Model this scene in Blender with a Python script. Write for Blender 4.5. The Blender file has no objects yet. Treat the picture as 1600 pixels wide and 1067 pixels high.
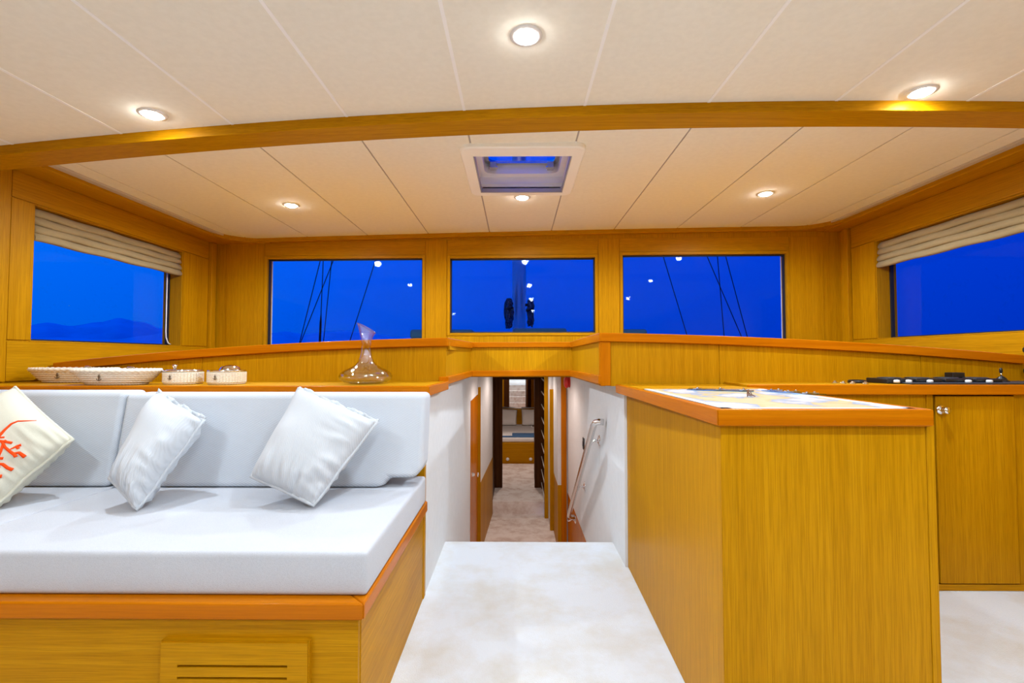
import bpy, bmesh, math, random
from mathutils import Vector, Matrix, Euler
from mathutils import noise as mnoise
random.seed(7)
S = bpy.context.scene
COL = S.collection
R = math.radians

# ---------------------------------------------------------------- camera, sky, exposure
F = 740.0
CAM = Vector((0, 0, 1.0))
CAM_ROT = Euler((R(90 + 1.9), 0, R(0.54)), 'XYZ')
cd = bpy.data.cameras.new('camera'); cam = bpy.data.objects.new('camera', cd); COL.objects.link(cam)
cam.location = CAM; cam.rotation_euler = CAM_ROT
cd.sensor_width = 36; cd.lens = F / 1600 * 36; cd.clip_start = 0.02; cd.clip_end = 9000
S.camera = cam
S.view_settings.view_transform = 'Standard'; S.view_settings.look = 'None'
S.view_settings.exposure = 0.20; S.view_settings.gamma = 1; S.view_settings.use_curve_mapping = False
S.cycles.max_bounces = 10; S.cycles.diffuse_bounces = 6; S.cycles.glossy_bounces = 5
S.cycles.transparent_max_bounces = 16; S.cycles.sample_clamp_indirect = 6
S.cycles.caustics_reflective = False; S.cycles.caustics_refractive = False

LED = (0.82, 0.96, 1.10)
P_SALON = 34.0      # each salon downlight
P_FWD = 58.0        # forward row
P_CORR = 15.0        # companionway / corridor downlights
P_CABIN = 34.0

w = bpy.data.worlds.new('dusk_sky'); S.world = w; w.use_nodes = True
nt = w.node_tree; nt.nodes.clear()
def N(t, **k):
    n = nt.nodes.new(t)
    for a, b in k.items(): setattr(n, a, b)
    return n
tc = N('ShaderNodeTexCoord'); sep = N('ShaderNodeSeparateXYZ'); nt.links.new(tc.outputs['Generated'], sep.inputs[0])
mr = N('ShaderNodeMapRange'); mr.inputs[1].default_value = -1; mr.inputs[2].default_value = 1
nt.links.new(sep.outputs[0], mr.inputs[0])
rp = N('ShaderNodeValToRGB'); nt.links.new(mr.outputs[0], rp.inputs[0])
rp.color_ramp.elements[0].position = 0.0; rp.color_ramp.elements[0].color = (0.0, 0.175, 1.0, 1)
rp.color_ramp.elements[1].position = 1.0; rp.color_ramp.elements[1].color = (0.0, 0.028, 0.56, 1)
e = rp.color_ramp.elements.new(0.33); e.color = (0.0, 0.088, 0.84, 1)
e = rp.color_ramp.elements.new(0.5); e.color = (0.0, 0.058, 0.72, 1)
e = rp.color_ramp.elements.new(0.72); e.color = (0.0, 0.045, 0.66, 1)
mz = N('ShaderNodeMapRange'); mz.inputs[1].default_value = 0.0; mz.inputs[2].default_value = 1.0
mz.inputs[3].default_value = 0.72; mz.inputs[4].default_value = 1.76
nt.links.new(sep.outputs[2], mz.inputs[0])
bg = N('ShaderNodeBackground'); wo = N('ShaderNodeOutputWorld')
nt.links.new(rp.outputs[0], bg.inputs[0]); nt.links.new(mz.outputs[0], bg.inputs[1]); nt.links.new(bg.outputs[0], wo.inputs[0])

# ---------------------------------------------------------------- pixel -> world helpers (1600x1067 frame)
_M = CAM_ROT.to_matrix()
def ray(px, py): return _M @ Vector(((px - 800) / F, (533.5 - py) / F, -1.0))
def atY(px, py, Y): d = ray(px, py); return CAM + d * ((Y - CAM.y) / d.y)
def atX(px, py, X): d = ray(px, py); return CAM + d * ((X - CAM.x) / d.x)
def atZ(px, py, Z): d = ray(px, py); return CAM + d * ((Z - CAM.z) / d.z)

# ---------------------------------------------------------------- materials
def new_mat(name):
    m = bpy.data.materials.new(name); m.use_nodes = True
    t = m.node_tree; b = t.nodes['Principled BSDF']
    return m, t, b
def plain(name, col, rough=0.5, metal=0.0, spec=0.5, emit=None, estr=0, coat=0):
    m, t, b = new_mat(name)
    b.inputs['Base Color'].default_value = (*col, 1); b.inputs['Roughness'].default_value = rough
    b.inputs['Metallic'].default_value = metal; b.inputs['Specular IOR Level'].default_value = spec
    b.inputs['Coat Weight'].default_value = coat
    if emit: b.inputs['Emission Color'].default_value = (*emit, 1); b.inputs['Emission Strength'].default_value = estr
    return m
def lk(t, a, b): t.links.new(a, b)
def wood(name, c0, c1, axis='Z', rough=0.40, cross=85, pore=0.20, coat=0.0, spec=0.06):
    m, t, b = new_mat(name); nd = t.nodes
    tc = nd.new('ShaderNodeTexCoord')
    def mapped(sc_cross, sc_along):
        mp = nd.new('ShaderNodeMapping'); lk(t, tc.outputs['Object'], mp.inputs[0])
        s = [sc_cross] * 3; s['XYZ'.index(axis)] = sc_along
        mp.inputs['Scale'].default_value = s; return mp
    n1 = nd.new('ShaderNodeTexNoise'); n1.inputs['Scale'].default_value = 1; n1.inputs['Detail'].default_value = 5
    n1.inputs['Distortion'].default_value = 0.6
    lk(t, mapped(cross, 0.9).outputs[0], n1.inputs[0])
    n2 = nd.new('ShaderNodeTexNoise'); n2.inputs['Scale'].default_value = 1; n2.inputs['Detail'].default_value = 3
    lk(t, mapped(420, 10).outputs[0], n2.inputs[0])
    n3 = nd.new('ShaderNodeTexNoise'); n3.inputs['Scale'].default_value = 1; n3.inputs['Detail'].default_value = 2
    lk(t, mapped(5, 0.6).outputs[0], n3.inputs[0])
    r1 = nd.new('ShaderNodeValToRGB'); lk(t, n1.outputs[0], r1.inputs[0])
    r1.color_ramp.elements[0].position = 0.33; r1.color_ramp.elements[0].color = (*c0, 1)
    r1.color_ramp.elements[1].position = 0.68; r1.color_ramp.elements[1].color = (*c1, 1)
    r2 = nd.new('ShaderNodeValToRGB'); lk(t, n2.outputs[0], r2.inputs[0])
    r2.color_ramp.elements[0].position = 0.36; r2.color_ramp.elements[0].color = (1 - pore, 1 - pore * 1.05, 1 - pore * 1.1, 1)
    r2.color_ramp.elements[1].position = 0.58; r2.color_ramp.elements[1].color = (1, 1, 1, 1)
    r3 = nd.new('ShaderNodeValToRGB'); lk(t, n3.outputs[0], r3.inputs[0])
    r3.color_ramp.elements[0].position = 0.3; r3.color_ramp.elements[0].color = (0.90, 0.88, 0.84, 1)
    r3.color_ramp.elements[1].position = 0.7; r3.color_ramp.elements[1].color = (1.04, 1.04, 1.0, 1)
    x1 = nd.new('ShaderNodeMix'); x1.data_type = 'RGBA'; x1.blend_type = 'MULTIPLY'; x1.inputs[0].default_value = 1
    lk(t, r1.outputs[0], x1.inputs[6]); lk(t, r2.outputs[0], x1.inputs[7])
    x2 = nd.new('ShaderNodeMix'); x2.data_type = 'RGBA'; x2.blend_type = 'MULTIPLY'; x2.inputs[0].default_value = 1
    lk(t, x1.outputs[2], x2.inputs[6]); lk(t, r3.outputs[0], x2.inputs[7])
    lk(t, x2.outputs[2], b.inputs['Base Color'])
    b.inputs['Roughness'].default_value = rough; b.inputs['Coat Weight'].default_value = coat
    b.inputs['Specular IOR Level'].default_value = spec
    bp = nd.new('ShaderNodeBump'); bp.inputs['Strength'].default_value = 0.06; bp.inputs['Distance'].default_value = 0.002
    lk(t, n2.outputs[0], bp.inputs['Height']); lk(t, bp.outputs[0], b.inputs['Normal'])
    return m
def fabric(name, col, scale=420, var=0.05, rough=0.92, kind='weave', strength=0.25):
    m, t, b = new_mat(name); nd = t.nodes
    tc = nd.new('ShaderNodeTexCoord')
    n = nd.new('ShaderNodeTexNoise'); n.inputs['Scale'].default_value = 7; n.inputs['Detail'].default_value = 3
    lk(t, tc.outputs['Object'], n.inputs[0])
    rm = nd.new('ShaderNodeValToRGB'); lk(t, n.outputs[0], rm.inputs[0])
    rm.color_ramp.elements[0].position = 0.3; rm.color_ramp.elements[0].color = tuple(c * (1 - var) for c in col) + (1,)
    rm.color_ramp.elements[1].position = 0.7; rm.color_ramp.elements[1].color = tuple(min(1, c * (1 + var)) for c in col) + (1,)
    if kind == 'weave':
        h = nd.new('ShaderNodeTexVoronoi'); h.inputs['Scale'].default_value = scale
        lk(t, tc.outputs['Object'], h.inputs[0]); ho = h.outputs['Distance']
        x = nd.new('ShaderNodeMix'); x.data_type = 'RGBA'; x.blend_type = 'MULTIPLY'; x.inputs[0].default_value = 0.22
        sp = nd.new('ShaderNodeMapRange'); sp.inputs[1].default_value = 0.1; sp.inputs[2].default_value = 0.7; sp.inputs[3].default_value = 1.12; sp.inputs[4].default_value = 0.55
        lk(t, ho, sp.inputs[0]); lk(t, rm.outputs[0], x.inputs[6]); lk(t, sp.outputs[0], x.inputs[7]); rm = x
    else:                                   # corduroy-like stripes or diagonal knit
        h = nd.new('ShaderNodeTexWave'); h.inputs['Scale'].default_value = scale; h.inputs['Distortion'].default_value = 0.6
        h.inputs['Detail'].default_value = 1
        h.bands_direction = 'X' if kind == 'cord' else 'DIAGONAL'
        mp = nd.new('ShaderNodeMapping'); lk(t, tc.outputs['Object'], mp.inputs[0])
        if kind == 'knit': mp.inputs['Rotation'].default_value = (0, R(20), 0)
        lk(t, mp.outputs[0], h.inputs[0]); ho = h.outputs['Fac']
        x = nd.new('ShaderNodeMix'); x.data_type = 'RGBA'; x.blend_type = 'MULTIPLY'; x.inputs[0].default_value = 0.05 if kind == 'cord' else 0.16
        lk(t, rm.outputs[0], x.inputs[6]); lk(t, h.outputs['Color'], x.inputs[7]); rm = x
    lk(t, rm.outputs[2] if rm.bl_idname == 'ShaderNodeMix' else rm.outputs[0], b.inputs['Base Color'])
    b.inputs['Roughness'].default_value = rough; b.inputs['Specular IOR Level'].default_value = 0.1
    b.inputs['Sheen Weight'].default_value = 0.1
    bp = nd.new('ShaderNodeBump'); bp.inputs['Strength'].default_value = strength; bp.inputs['Distance'].default_value = 0.002
    lk(t, ho, bp.inputs['Height']); lk(t, bp.outputs[0], b.inputs['Normal'])
    return m
def carpet(name, ca, cb, sc=3.2):
    m, t, b = new_mat(name); nd = t.nodes
    tc = nd.new('ShaderNodeTexCoord')
    n = nd.new('ShaderNodeTexNoise'); n.inputs['Scale'].default_value = sc; n.inputs['Detail'].default_value = 6; n.inputs['Roughness'].default_value = 0.65
    lk(t, tc.outputs['Object'], n.inputs[0])
    rm = nd.new('ShaderNodeValToRGB'); lk(t, n.outputs[0], rm.inputs[0])
    rm.color_ramp.elements[0].position = 0.36; rm.color_ramp.elements[0].color = (*ca, 1)
    rm.color_ramp.elements[1].position = 0.56; rm.color_ramp.elements[1].color = (*cb, 1)
    lk(t, rm.outputs[0], b.inputs['Base Color']); b.inputs['Roughness'].default_value = 1; b.inputs['Specular IOR Level'].default_value = 0.05
    h = nd.new('ShaderNodeTexNoise'); h.inputs['Scale'].default_value = 260; h.inputs['Detail'].default_value = 2
    lk(t, tc.outputs['Object'], h.inputs[0])
    bp = nd.new('ShaderNodeBump'); bp.inputs['Strength'].default_value = 0.5; bp.inputs['Distance'].default_value = 0.004
    lk(t, h.outputs[0], bp.inputs['Height']); lk(t, bp.outputs[0], b.inputs['Normal'])
    return m
def glass(name, tint=(1, 1, 1), ior=1.3, rough=0.0):
    m, t, b = new_mat(name); nd = t.nodes; nd.remove(b)
    out = [n for n in nd if n.type == 'OUTPUT_MATERIAL'][0]
    tr = nd.new('ShaderNodeBsdfTransparent'); tr.inputs[0].default_value = (*tint, 1)
    gl = nd.new('ShaderNodeBsdfGlossy'); gl.inputs['Roughness'].default_value = rough
    lw = nd.new('ShaderNodeLayerWeight'); lw.inputs['Blend'].default_value = 0.5
    pw = nd.new('ShaderNodeMath'); pw.operation = 'POWER'; pw.inputs[1].default_value = 4.0; lk(t, lw.outputs['Facing'], pw.inputs[0])
    fr = nd.new('ShaderNodeMath'); fr.operation = 'MULTIPLY_ADD'; fr.inputs[1].default_value = 0.75; fr.inputs[2].default_value = ((ior - 1) / (ior + 1)) ** 2
    lk(t, pw.outputs[0], fr.inputs[0])
    mx = nd.new('ShaderNodeMixShader'); lk(t, fr.outputs[0], mx.inputs[0]); lk(t, tr.outputs[0], mx.inputs[1]); lk(t, gl.outputs[0], mx.inputs[2])
    lk(t, mx.outputs[0], out.inputs[0]); return m
def noisy(name, ca, cb, scale, rough, bump=0.1, spec=0.3):
    m, t, b = new_mat(name); nd = t.nodes
    tc = nd.new('ShaderNodeTexCoord'); n = nd.new('ShaderNodeTexNoise'); n.inputs['Scale'].default_value = scale; n.inputs['Detail'].default_value = 6
    lk(t, tc.outputs['Object'], n.inputs[0])
    rm = nd.new('ShaderNodeValToRGB'); lk(t, n.outputs[0], rm.inputs[0])
    rm.color_ramp.elements[0].position = 0.35; rm.color_ramp.elements[0].color = (*ca, 1)
    rm.color_ramp.elements[1].position = 0.65; rm.color_ramp.elements[1].color = (*cb, 1)
    lk(t, rm.outputs[0], b.inputs['Base Color']); b.inputs['Roughness'].default_value = rough; b.inputs['Specular IOR Level'].default_value = spec
    bp = nd.new('ShaderNodeBump'); bp.inputs['Strength'].default_value = bump; bp.inputs['Distance'].default_value = 0.002
    lk(t, n.outputs[0], bp.inputs['Height']); lk(t, bp.outputs[0], b.inputs['Normal'])
    return m
OAK0, OAK1 = (0.475, 0.214, 0.001), (0.555, 0.265, 0.003)
TRIM0, TRIM1 = (0.47, 0.125, 0.001), (0.58, 0.178, 0.002)
M = dict(
    oak_z=wood('golden_oak_upright', OAK0, OAK1, 'Z'),
    oak_x=wood('golden_oak_crosswise', OAK0, OAK1, 'X'),
    oak_y=wood('golden_oak_lengthwise', OAK0, OAK1, 'Y'),
    trim_x=wood('orange_trim_crosswise', TRIM0, TRIM1, 'X', rough=0.25, cross=34, pore=0.10, coat=0.04),
    trim_y=wood('orange_trim_lengthwise', TRIM0, TRIM1, 'Y', rough=0.25, cross=34, pore=0.10, coat=0.04),
    trim_z=wood('orange_trim_upright', TRIM0, TRIM1, 'Z', rough=0.25, cross=34, pore=0.10, coat=0.04),
    dark_z=wood('dark_brown_wood', (0.055, 0.018, 0.006), (0.11, 0.04, 0.012), 'Z'),
    ceil=noisy('beige_ceiling_cloth', (0.84, 0.805, 0.70), (0.87, 0.835, 0.73), 45, 0.85, 0.05, 0.15),
    strip_white=plain('white_seam_strip', (0.93, 0.92, 0.90), 0.4),
    strip_grey=plain('grey_seam_strip', (0.42, 0.37, 0.33), 0.5),
    edge=plain('cream_edge_strip', (0.55, 0.48, 0.40), 0.5),
    white_wall=noisy('white_wall_cloth', (0.70, 0.72, 0.73), (0.73, 0.75, 0.76), 30, 0.7, 0.03),
    cushion=fabric('pale_blue_white_cloth', (0.525, 0.545, 0.59), 520, 0.02, strength=0.2),
    back=fabric('pale_grey_knit', (0.57, 0.61, 0.665), 70, 0.02, kind='knit', strength=0.3),
    cord=fabric('pale_grey_cord_cloth', (0.55, 0.58, 0.615), 60, 0.02, kind='cord', strength=0.3),
    linen=fabric('beige_linen', (0.62, 0.60, 0.49), 800, 0.05, strength=0.3),
    coral=plain('coral_thread', (0.86, 0.07, 0.008), 0.8, spec=0.1),
    bedding=fabric('white_bedding', (0.85, 0.86, 0.86), 700, 0.02),
    blue_cloth=fabric('blue_bed_throw', (0.06, 0.16, 0.34), 700, 0.08),
    blind=fabric('beige_blind_cloth', (0.43, 0.34, 0.185), 600, 0.06, strength=0.25),
    carpet=carpet('white_carpet', (0.62, 0.61, 0.575), (0.685, 0.725, 0.77), 2.8),
    carpet_low=carpet('pale_carpet', (0.66, 0.56, 0.50), (0.86, 0.81, 0.77), 7),
    cream=plain('cream_plastic', (0.97, 0.955, 0.88), 0.4),
    well=plain('white_hatch_lining', (0.80, 0.78, 0.84), 0.5),
    chrome=plain('chrome', (0.86, 0.86, 0.88), 0.08, 1),
    steel=plain('brushed_steel', (0.72, 0.70, 0.68), 0.22, 1),
    black=plain('black_plastic', (0.012, 0.013, 0.015), 0.35),
    rubber=plain('black_seal', (0.01, 0.01, 0.012), 0.6),
    console=plain('slate_plastic', (0.035, 0.045, 0.06), 0.4),
    pale_cap=plain('pale_plastic', (0.75, 0.78, 0.80), 0.35),
    red=plain('red_plastic', (0.55, 0.015, 0.012), 0.3),
    rope=noisy('cream_rope', (0.80, 0.70, 0.54), (0.92, 0.86, 0.74), 300, 0.9, 0.3, 0.1),
    pane=glass('window_pane', ior=1.26),
    acrylic=glass('hatch_acrylic', (0.86, 0.9, 1.0), 1.3),
    clear=glass('clear_glass', (0.965, 0.97, 0.98), 2.1),
    thick=glass('thick_clear_glass', (0.93, 0.935, 0.95), 2.9),
    ruler=glass('blue_clear_plastic', (0.62, 0.76, 0.95), 1.5),
    mirror=plain('mirror_silver', (0.9, 0.9, 0.9), 0.01, 1),
    lens=plain('lit_lamp_lens', (1, 1, 1), 0.3, emit=(1, 0.98, 0.95), estr=130),
    lens_low=plain('lit_small_lamp_lens', (1, 1, 1), 0.3, emit=(1, 0.95, 0.88), estr=40),
    white_metal=plain('white_lamp_bezel', (0.85, 0.85, 0.84), 0.3),
    mast=plain('pale_mast_paint', (0.80, 1.0, 1.0), 0.30, 0.6),
    dark_rope=noisy('dark_mottled_rope', (0.004, 0.010, 0.02), (0.09, 0.15, 0.20), 45, 0.9, 0.2, 0.05),
    rig=plain('dark_rigging', (0.004, 0.006, 0.012), 0.7, spec=0.1),
    deck=wood('pale_teak_deck', (0.42, 0.42, 0.40), (0.52, 0.52, 0.5), 'Y', rough=0.7),
    sunbed=plain('dark_teal_canvas', (0.06, 0.16, 0.17), 0.9, spec=0.1),
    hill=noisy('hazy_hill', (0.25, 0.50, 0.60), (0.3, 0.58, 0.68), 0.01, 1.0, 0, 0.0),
    sea=plain('dusk_sea', (0.01, 0.06, 0.14), 0.25),
    hull=plain('white_hull_paint', (0.7, 0.72, 0.75), 0.4),
    bronze=plain('dull_bronze', (0.16, 0.11, 0.06), 0.4, 0.6),
    grey_metal=plain('grey_metal', (0.40, 0.40, 0.42), 0.5, 0.3),
    amber=plain('brown_tortoiseshell', (0.16, 0.055, 0.02), 0.2),
)
# chart print
def chart_mat():
    m, t, b = new_mat('nautical_chart_under_glass'); nd = t.nodes
    tc = nd.new('ShaderNodeTexCoord'); mp = nd.new('ShaderNodeMapping'); mp.inputs['Scale'].default_value = (8, 5.2, 1)
    lk(t, tc.outputs['Object'], mp.inputs[0])
    n = nd.new('ShaderNodeTexNoise'); n.inputs['Scale'].default_value = 1.0; n.inputs['Detail'].default_value = 6
    lk(t, mp.outputs[0], n.inputs[0])
    rm = nd.new('ShaderNodeValToRGB'); lk(t, n.outputs[0], rm.inputs[0]); cr = rm.color_ramp
    cr.interpolation = 'EASE'
    cr.elements[0].position = 0.0; cr.elements[0].color = (0.80, 0.83, 0.88, 1)
    cr.elements[1].position = 1.0; cr.elements[1].color = (0.72, 0.60, 0.30, 1)
    for p, c in ((0.40, (0.82, 0.85, 0.90)), (0.46, (0.45, 0.60, 0.80)), (0.495, (0.36, 0.52, 0.75)), (0.51, (0.74, 0.64, 0.36)), (0.58, (0.78, 0.72, 0.48))):
        e = cr.elements.new(p); e.color = (*c, 1)
    lk(t, rm.outputs[0], b.inputs['Base Color'])
    b.inputs['Roughness'].default_value = 0.16; b.inputs['Specular IOR Level'].default_value = 0.18
    return m
M['chart'] = chart_mat()

# ---------------------------------------------------------------- mesh helpers
class MB:
    def __init__(s): s.v = []; s.f = []; s.sm = []
    def add(s, vs, fs, smooth=False):
        o = len(s.v); s.v += [Vector(p) for p in vs]
        for f in fs: s.f.append([i + o for i in f]); s.sm.append(smooth)
        return s
    def box(s, x0, x1, y0, y1, z0, z1):
        vs = [(x, y, z) for x in (x0, x1) for y in (y0, y1) for z in (z0, z1)]
        return s.add(vs, [(0, 1, 3, 2), (4, 6, 7, 5), (0, 4, 5, 1), (2, 3, 7, 6), (0, 2, 6, 4), (1, 5, 7, 3)])
    def obox(s, c, ax, ay, az, hx, hy, hz):
        c = Vector(c); vs = [c + ax * (i * hx) + ay * (j * hy) + az * (k * hz) for i in (-1, 1) for j in (-1, 1) for k in (-1, 1)]
        return s.add(vs, [(0, 1, 3, 2), (4, 6, 7, 5), (0, 4, 5, 1), (2, 3, 7, 6), (0, 2, 6, 4), (1, 5, 7, 3)])
    def loft(s, rings, caps=True, smooth=False, closed=True):
        n = len(rings[0]); vs = [p for r in rings for p in r]; fs = []
        for i in range(len(rings) - 1):
            for j in range(n if closed else n - 1):
                k = (j + 1) % n
                fs.append((i * n + j, i * n + k, (i + 1) * n + k, (i + 1) * n + j))
        s.add(vs, fs, smooth)
        if caps and closed:
            o = len(s.v) - len(vs)
            s.f.append([o + j for j in range(n)][::-1]); s.sm.append(False)
            s.f.append([o + (len(rings) - 1) * n + j for j in range(n)]); s.sm.append(False)
        return s
    def prism(s, poly, axis, a, b):           # poly: 2-D points in the two other axes, in XYZ order
        def p3(p, t):
            q = list(p); q.insert('XYZ'.index(axis), t); return tuple(q)
        return s.loft([[p3(p, a) for p in poly], [p3(p, b) for p in poly]])
    def tube(s, pts, r, n=8, caps=True, closed=False, rad=None):
        pts = [Vector(p) for p in pts]; rings = []; L = len(pts)
        up = None
        for i, p in enumerate(pts):
            if closed: d = pts[(i + 1) % L] - pts[i - 1]
            else: d = pts[min(i + 1, L - 1)] - pts[max(i - 1, 0)]
            d = d.normalized() if d.length > 1e-9 else Vector((0, 0, 1))
            if up is None: up = Vector((0, 0, 1)) if abs(d.z) < 0.9 else Vector((1, 0, 0))
            a = d.cross(up).normalized(); up = a.cross(d).normalized(); b2 = up
            rr = rad[i] if rad else r
            rings.append([p + (a * math.cos(2 * math.pi * k / n) + b2 * math.sin(2 * math.pi * k / n)) * rr for k in range(n)])
        if closed: rings.append(rings[0])
        return s.loft(rings, caps=caps and not closed, smooth=True)
    def lathe(s, prof, c=(0, 0, 0), n=32, axis='Z', sx=1, sy=1, smooth=True, caps=True):
        rings = []
        for r, h in prof:
            ring = []
            for k in range(n):
                a = 2 * math.pi * k / n; u, v = r * math.cos(a) * sx, r * math.sin(a) * sy
                q = {'Z': (u, v, h), 'Y': (u, h, -v), 'X': (h, u, v)}[axis]
                ring.append((c[0] + q[0], c[1] + q[1], c[2] + q[2]))
            rings.append(ring)
        return s.loft(rings, caps=caps, smooth=smooth)
    def build(s, name, mat, parent=None, origin=None, bevel=0, seg=2, sharp=None, subsurf=0):
        me = bpy.data.meshes.new(name)
        o = Vector(origin) if origin is not None else Vector((0, 0, 0))
        me.from_pydata([tuple(p - o) for p in s.v], [], s.f)
        bm = bmesh.new(); bm.from_mesh(me)
        bmesh.ops.recalc_face_normals(bm, faces=bm.faces)
        bm.to_mesh(me); bm.free()
        me.polygons.foreach_set('use_smooth', s.sm if len(s.sm) == len(me.polygons) else [False] * len(me.polygons))
        if sharp: 
            me.polygons.foreach_set('use_smooth', [True] * len(me.polygons)); me.set_sharp_from_angle(angle=R(sharp))
        me.materials.append(M[mat] if isinstance(mat, str) else mat)
        ob = bpy.data.objects.new(name, me); COL.objects.link(ob); ob.location = o
        if parent is not None:
            ob.parent = parent; ob.matrix_parent_inverse = Matrix.Translation(-world_loc(parent))
        if bevel:
            mod = ob.modifiers.new('bevel', 'BEVEL'); mod.width = bevel; mod.segments = seg; mod.limit_method = 'ANGLE'
            me.polygons.foreach_set('use_smooth', [True] * len(me.polygons)); mod.harden_normals = True
        if subsurf:
            mod = ob.modifiers.new('sub', 'SUBSURF'); mod.levels = subsurf; mod.render_levels = subsurf
        return ob
def world_loc(o):
    if o.parent is None: return Vector(o.location)
    return world_loc(o.parent) + o.matrix_parent_inverse.translation + Vector(o.location)
def tag(o, label=None, cat=None, group=None, kind=None):
    if label: o['label'] = label
    if cat: o['category'] = cat
    if group: o['group'] = group
    if kind: o['kind'] = kind
    return o
def thing(name, loc, label, cat, group=None):
    o = bpy.data.objects.new(name, None); COL.objects.link(o); o.location = loc; o.empty_display_size = 0.05
    return tag(o, label, cat, group)
def structure(name, label=None, loc=(0, 0, 0)):
    o = bpy.data.objects.new(name, None); COL.objects.link(o); o.location = loc; o['kind'] = 'structure'
    if label: o['label'] = label
    return o
def mk_struct(o, label=None):
    o['kind'] = 'structure'
    if label: o['label'] = label
    return o
def copy_tree(o, parent=None):
    c = o.copy(); COL.objects.link(c)
    if parent: c.parent = parent; c.matrix_parent_inverse = o.matrix_parent_inverse.copy()
    for ch in o.children: copy_tree(ch, c)
    return c
def bx(*a): return MB().box(*a)
def linsp(a, b, n): return [a + (b - a) * i / (n - 1) for i in range(n)]

# ---------------------------------------------------------------- dimensions
XL, XR, YB, YLAND = -2.40, 2.45, -2.6, 2.60
WX0, WX1 = -0.387, 0.520              # companionway walls
def zf(x): return 1.965 + .013 * x - .002 * x * x          # forward ceiling
def zbeam(x): return 1.943 + .0135 * x - .0150 * x * x       # underside of the beam
def ybeam(x): return 1.838 - .045 * x
def zr(x, y): return zbeam(x) + .04 + .024 * (y - 1.84)      # after ceiling
def zcapL(x): return 1.101 - .0235 * x * x
def zcapR(x): return 1.121 - .0190 * x * x
FW0 = Vector((XL, 3.72, 0)); FW1 = Vector((XR, 3.58, 0)); FU = (FW1 - FW0).normalized(); FN = Vector((-FU.y, FU.x, 0))  # FN points outward (+Y)
def fpt(u, z, d=0): return FW0 + FU * u + FN * d + Vector((0, 0, z))
def front_uz(px, py, d=0.0):
    r = ray(px, py); p0 = FW0 + FN * d
    t = (p0 - CAM).dot(FN) / r.dot(FN); p = CAM + r * t
    return (p - FW0).dot(FU), p.z
LW = (FW1 - FW0).length

# ---------------------------------------------------------------- floor
fl = mk_struct(MB().box(XL - .1, XR + .1, YB, YLAND, -.06, 0).build('floor', 'carpet'), 'white carpeted landing and saloon floor')

# ---------------------------------------------------------------- ceiling
ceil = structure('ceiling', 'beige panelled ceiling')
seams = [-.207 + .475 * n for n in range(-4, 6)]
GAP = .004
def strip_panel(name, mat, xs, yfun0, yfun1, zfun, th, ny=2):
    mb = MB(); rings = []
    nx = len(xs)
    top = []; bot = []
    for i, x in enumerate(xs):
        y0, y1 = yfun0(x), yfun1(x)
        bot.append([(x, y, zfun(x, y)) for y in linsp(y0, y1, ny)])
    rings = [[*b, *[(p[0], p[1], p[2] + th) for p in reversed(b)]] for b in bot]
    mb.loft(rings)
    return mb.build(name, mat, ceil)
edgesR = [XL] + [s for s in seams if XL + .1 < s < XR - .1] + [XR]
for i in range(len(edgesR) - 1):
    a, b = edgesR[i] + GAP, edgesR[i + 1] - GAP
    strip_panel('ceiling_panel', 'ceil', linsp(a, b, 5), lambda x: YB, lambda x: ybeam(x) + .02, zr, .03)
for s_ in edgesR[1:-1]:
    strip_panel('seam_strip', 'strip_white', [s_ - .0055, s_ + .0055], lambda x: YB, lambda x: ybeam(x) + .02, lambda x, y: zr(x, y) - .0015, .02)
YF = lambda x: 3.72 - .0289 * (x - XL)
XCL, XCR = -2.23, 2.30
HX0, HX1, HY0, HY1 = -.204, .262, 2.20, 2.685
edgesF = [XCL] + [s for s in seams if XCL + .1 < s < XCR - .1] + [XCR]
for i in range(len(edgesF) - 1):
    a, b = edgesF[i] + GAP, edgesF[i + 1] - GAP
    z_ = lambda x, y: zf(x)
    if abs(edgesF[i] + .207) < .01:
        strip_panel('ceiling_panel', 'ceil', linsp(a, b, 3), lambda x: ybeam(x) + .1, lambda x: HY0, z_, .03)
        strip_panel('ceiling_panel', 'ceil', linsp(a, b, 3), lambda x: HY1, lambda x: YF(x) + .02, z_, .03)
    else:
        strip_panel('ceiling_panel', 'ceil', linsp(a, b, 4), lambda x: ybeam(x) + .1, lambda x: YF(x) + .02, z_, .03)
for s_ in edgesF[1:-1]:
    strip_panel('seam_strip', 'strip_grey', [s_ - .004, s_ + .004], lambda x: ybeam(x) + .1, lambda x: YF(x) + .02, lambda x, y: zf(x) + .004, .02)
# roof slab above with the hatch opening
rs = MB(); Z0, Z1 = 2.10, 2.14
rs.box(XL - .12, HX0 - .03, YB, 3.9, Z0, Z1); rs.box(HX1 + .03, XR + .12, YB, 3.9, Z0, Z1)
rs.box(HX0 - .03, HX1 + .03, YB, HY0 - .03, Z0, Z1); rs.box(HX0 - .03, HX1 + .03, HY1 + .03, 3.9, Z0, Z1)
rs.build('roof_slab', 'hull', ceil)
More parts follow.
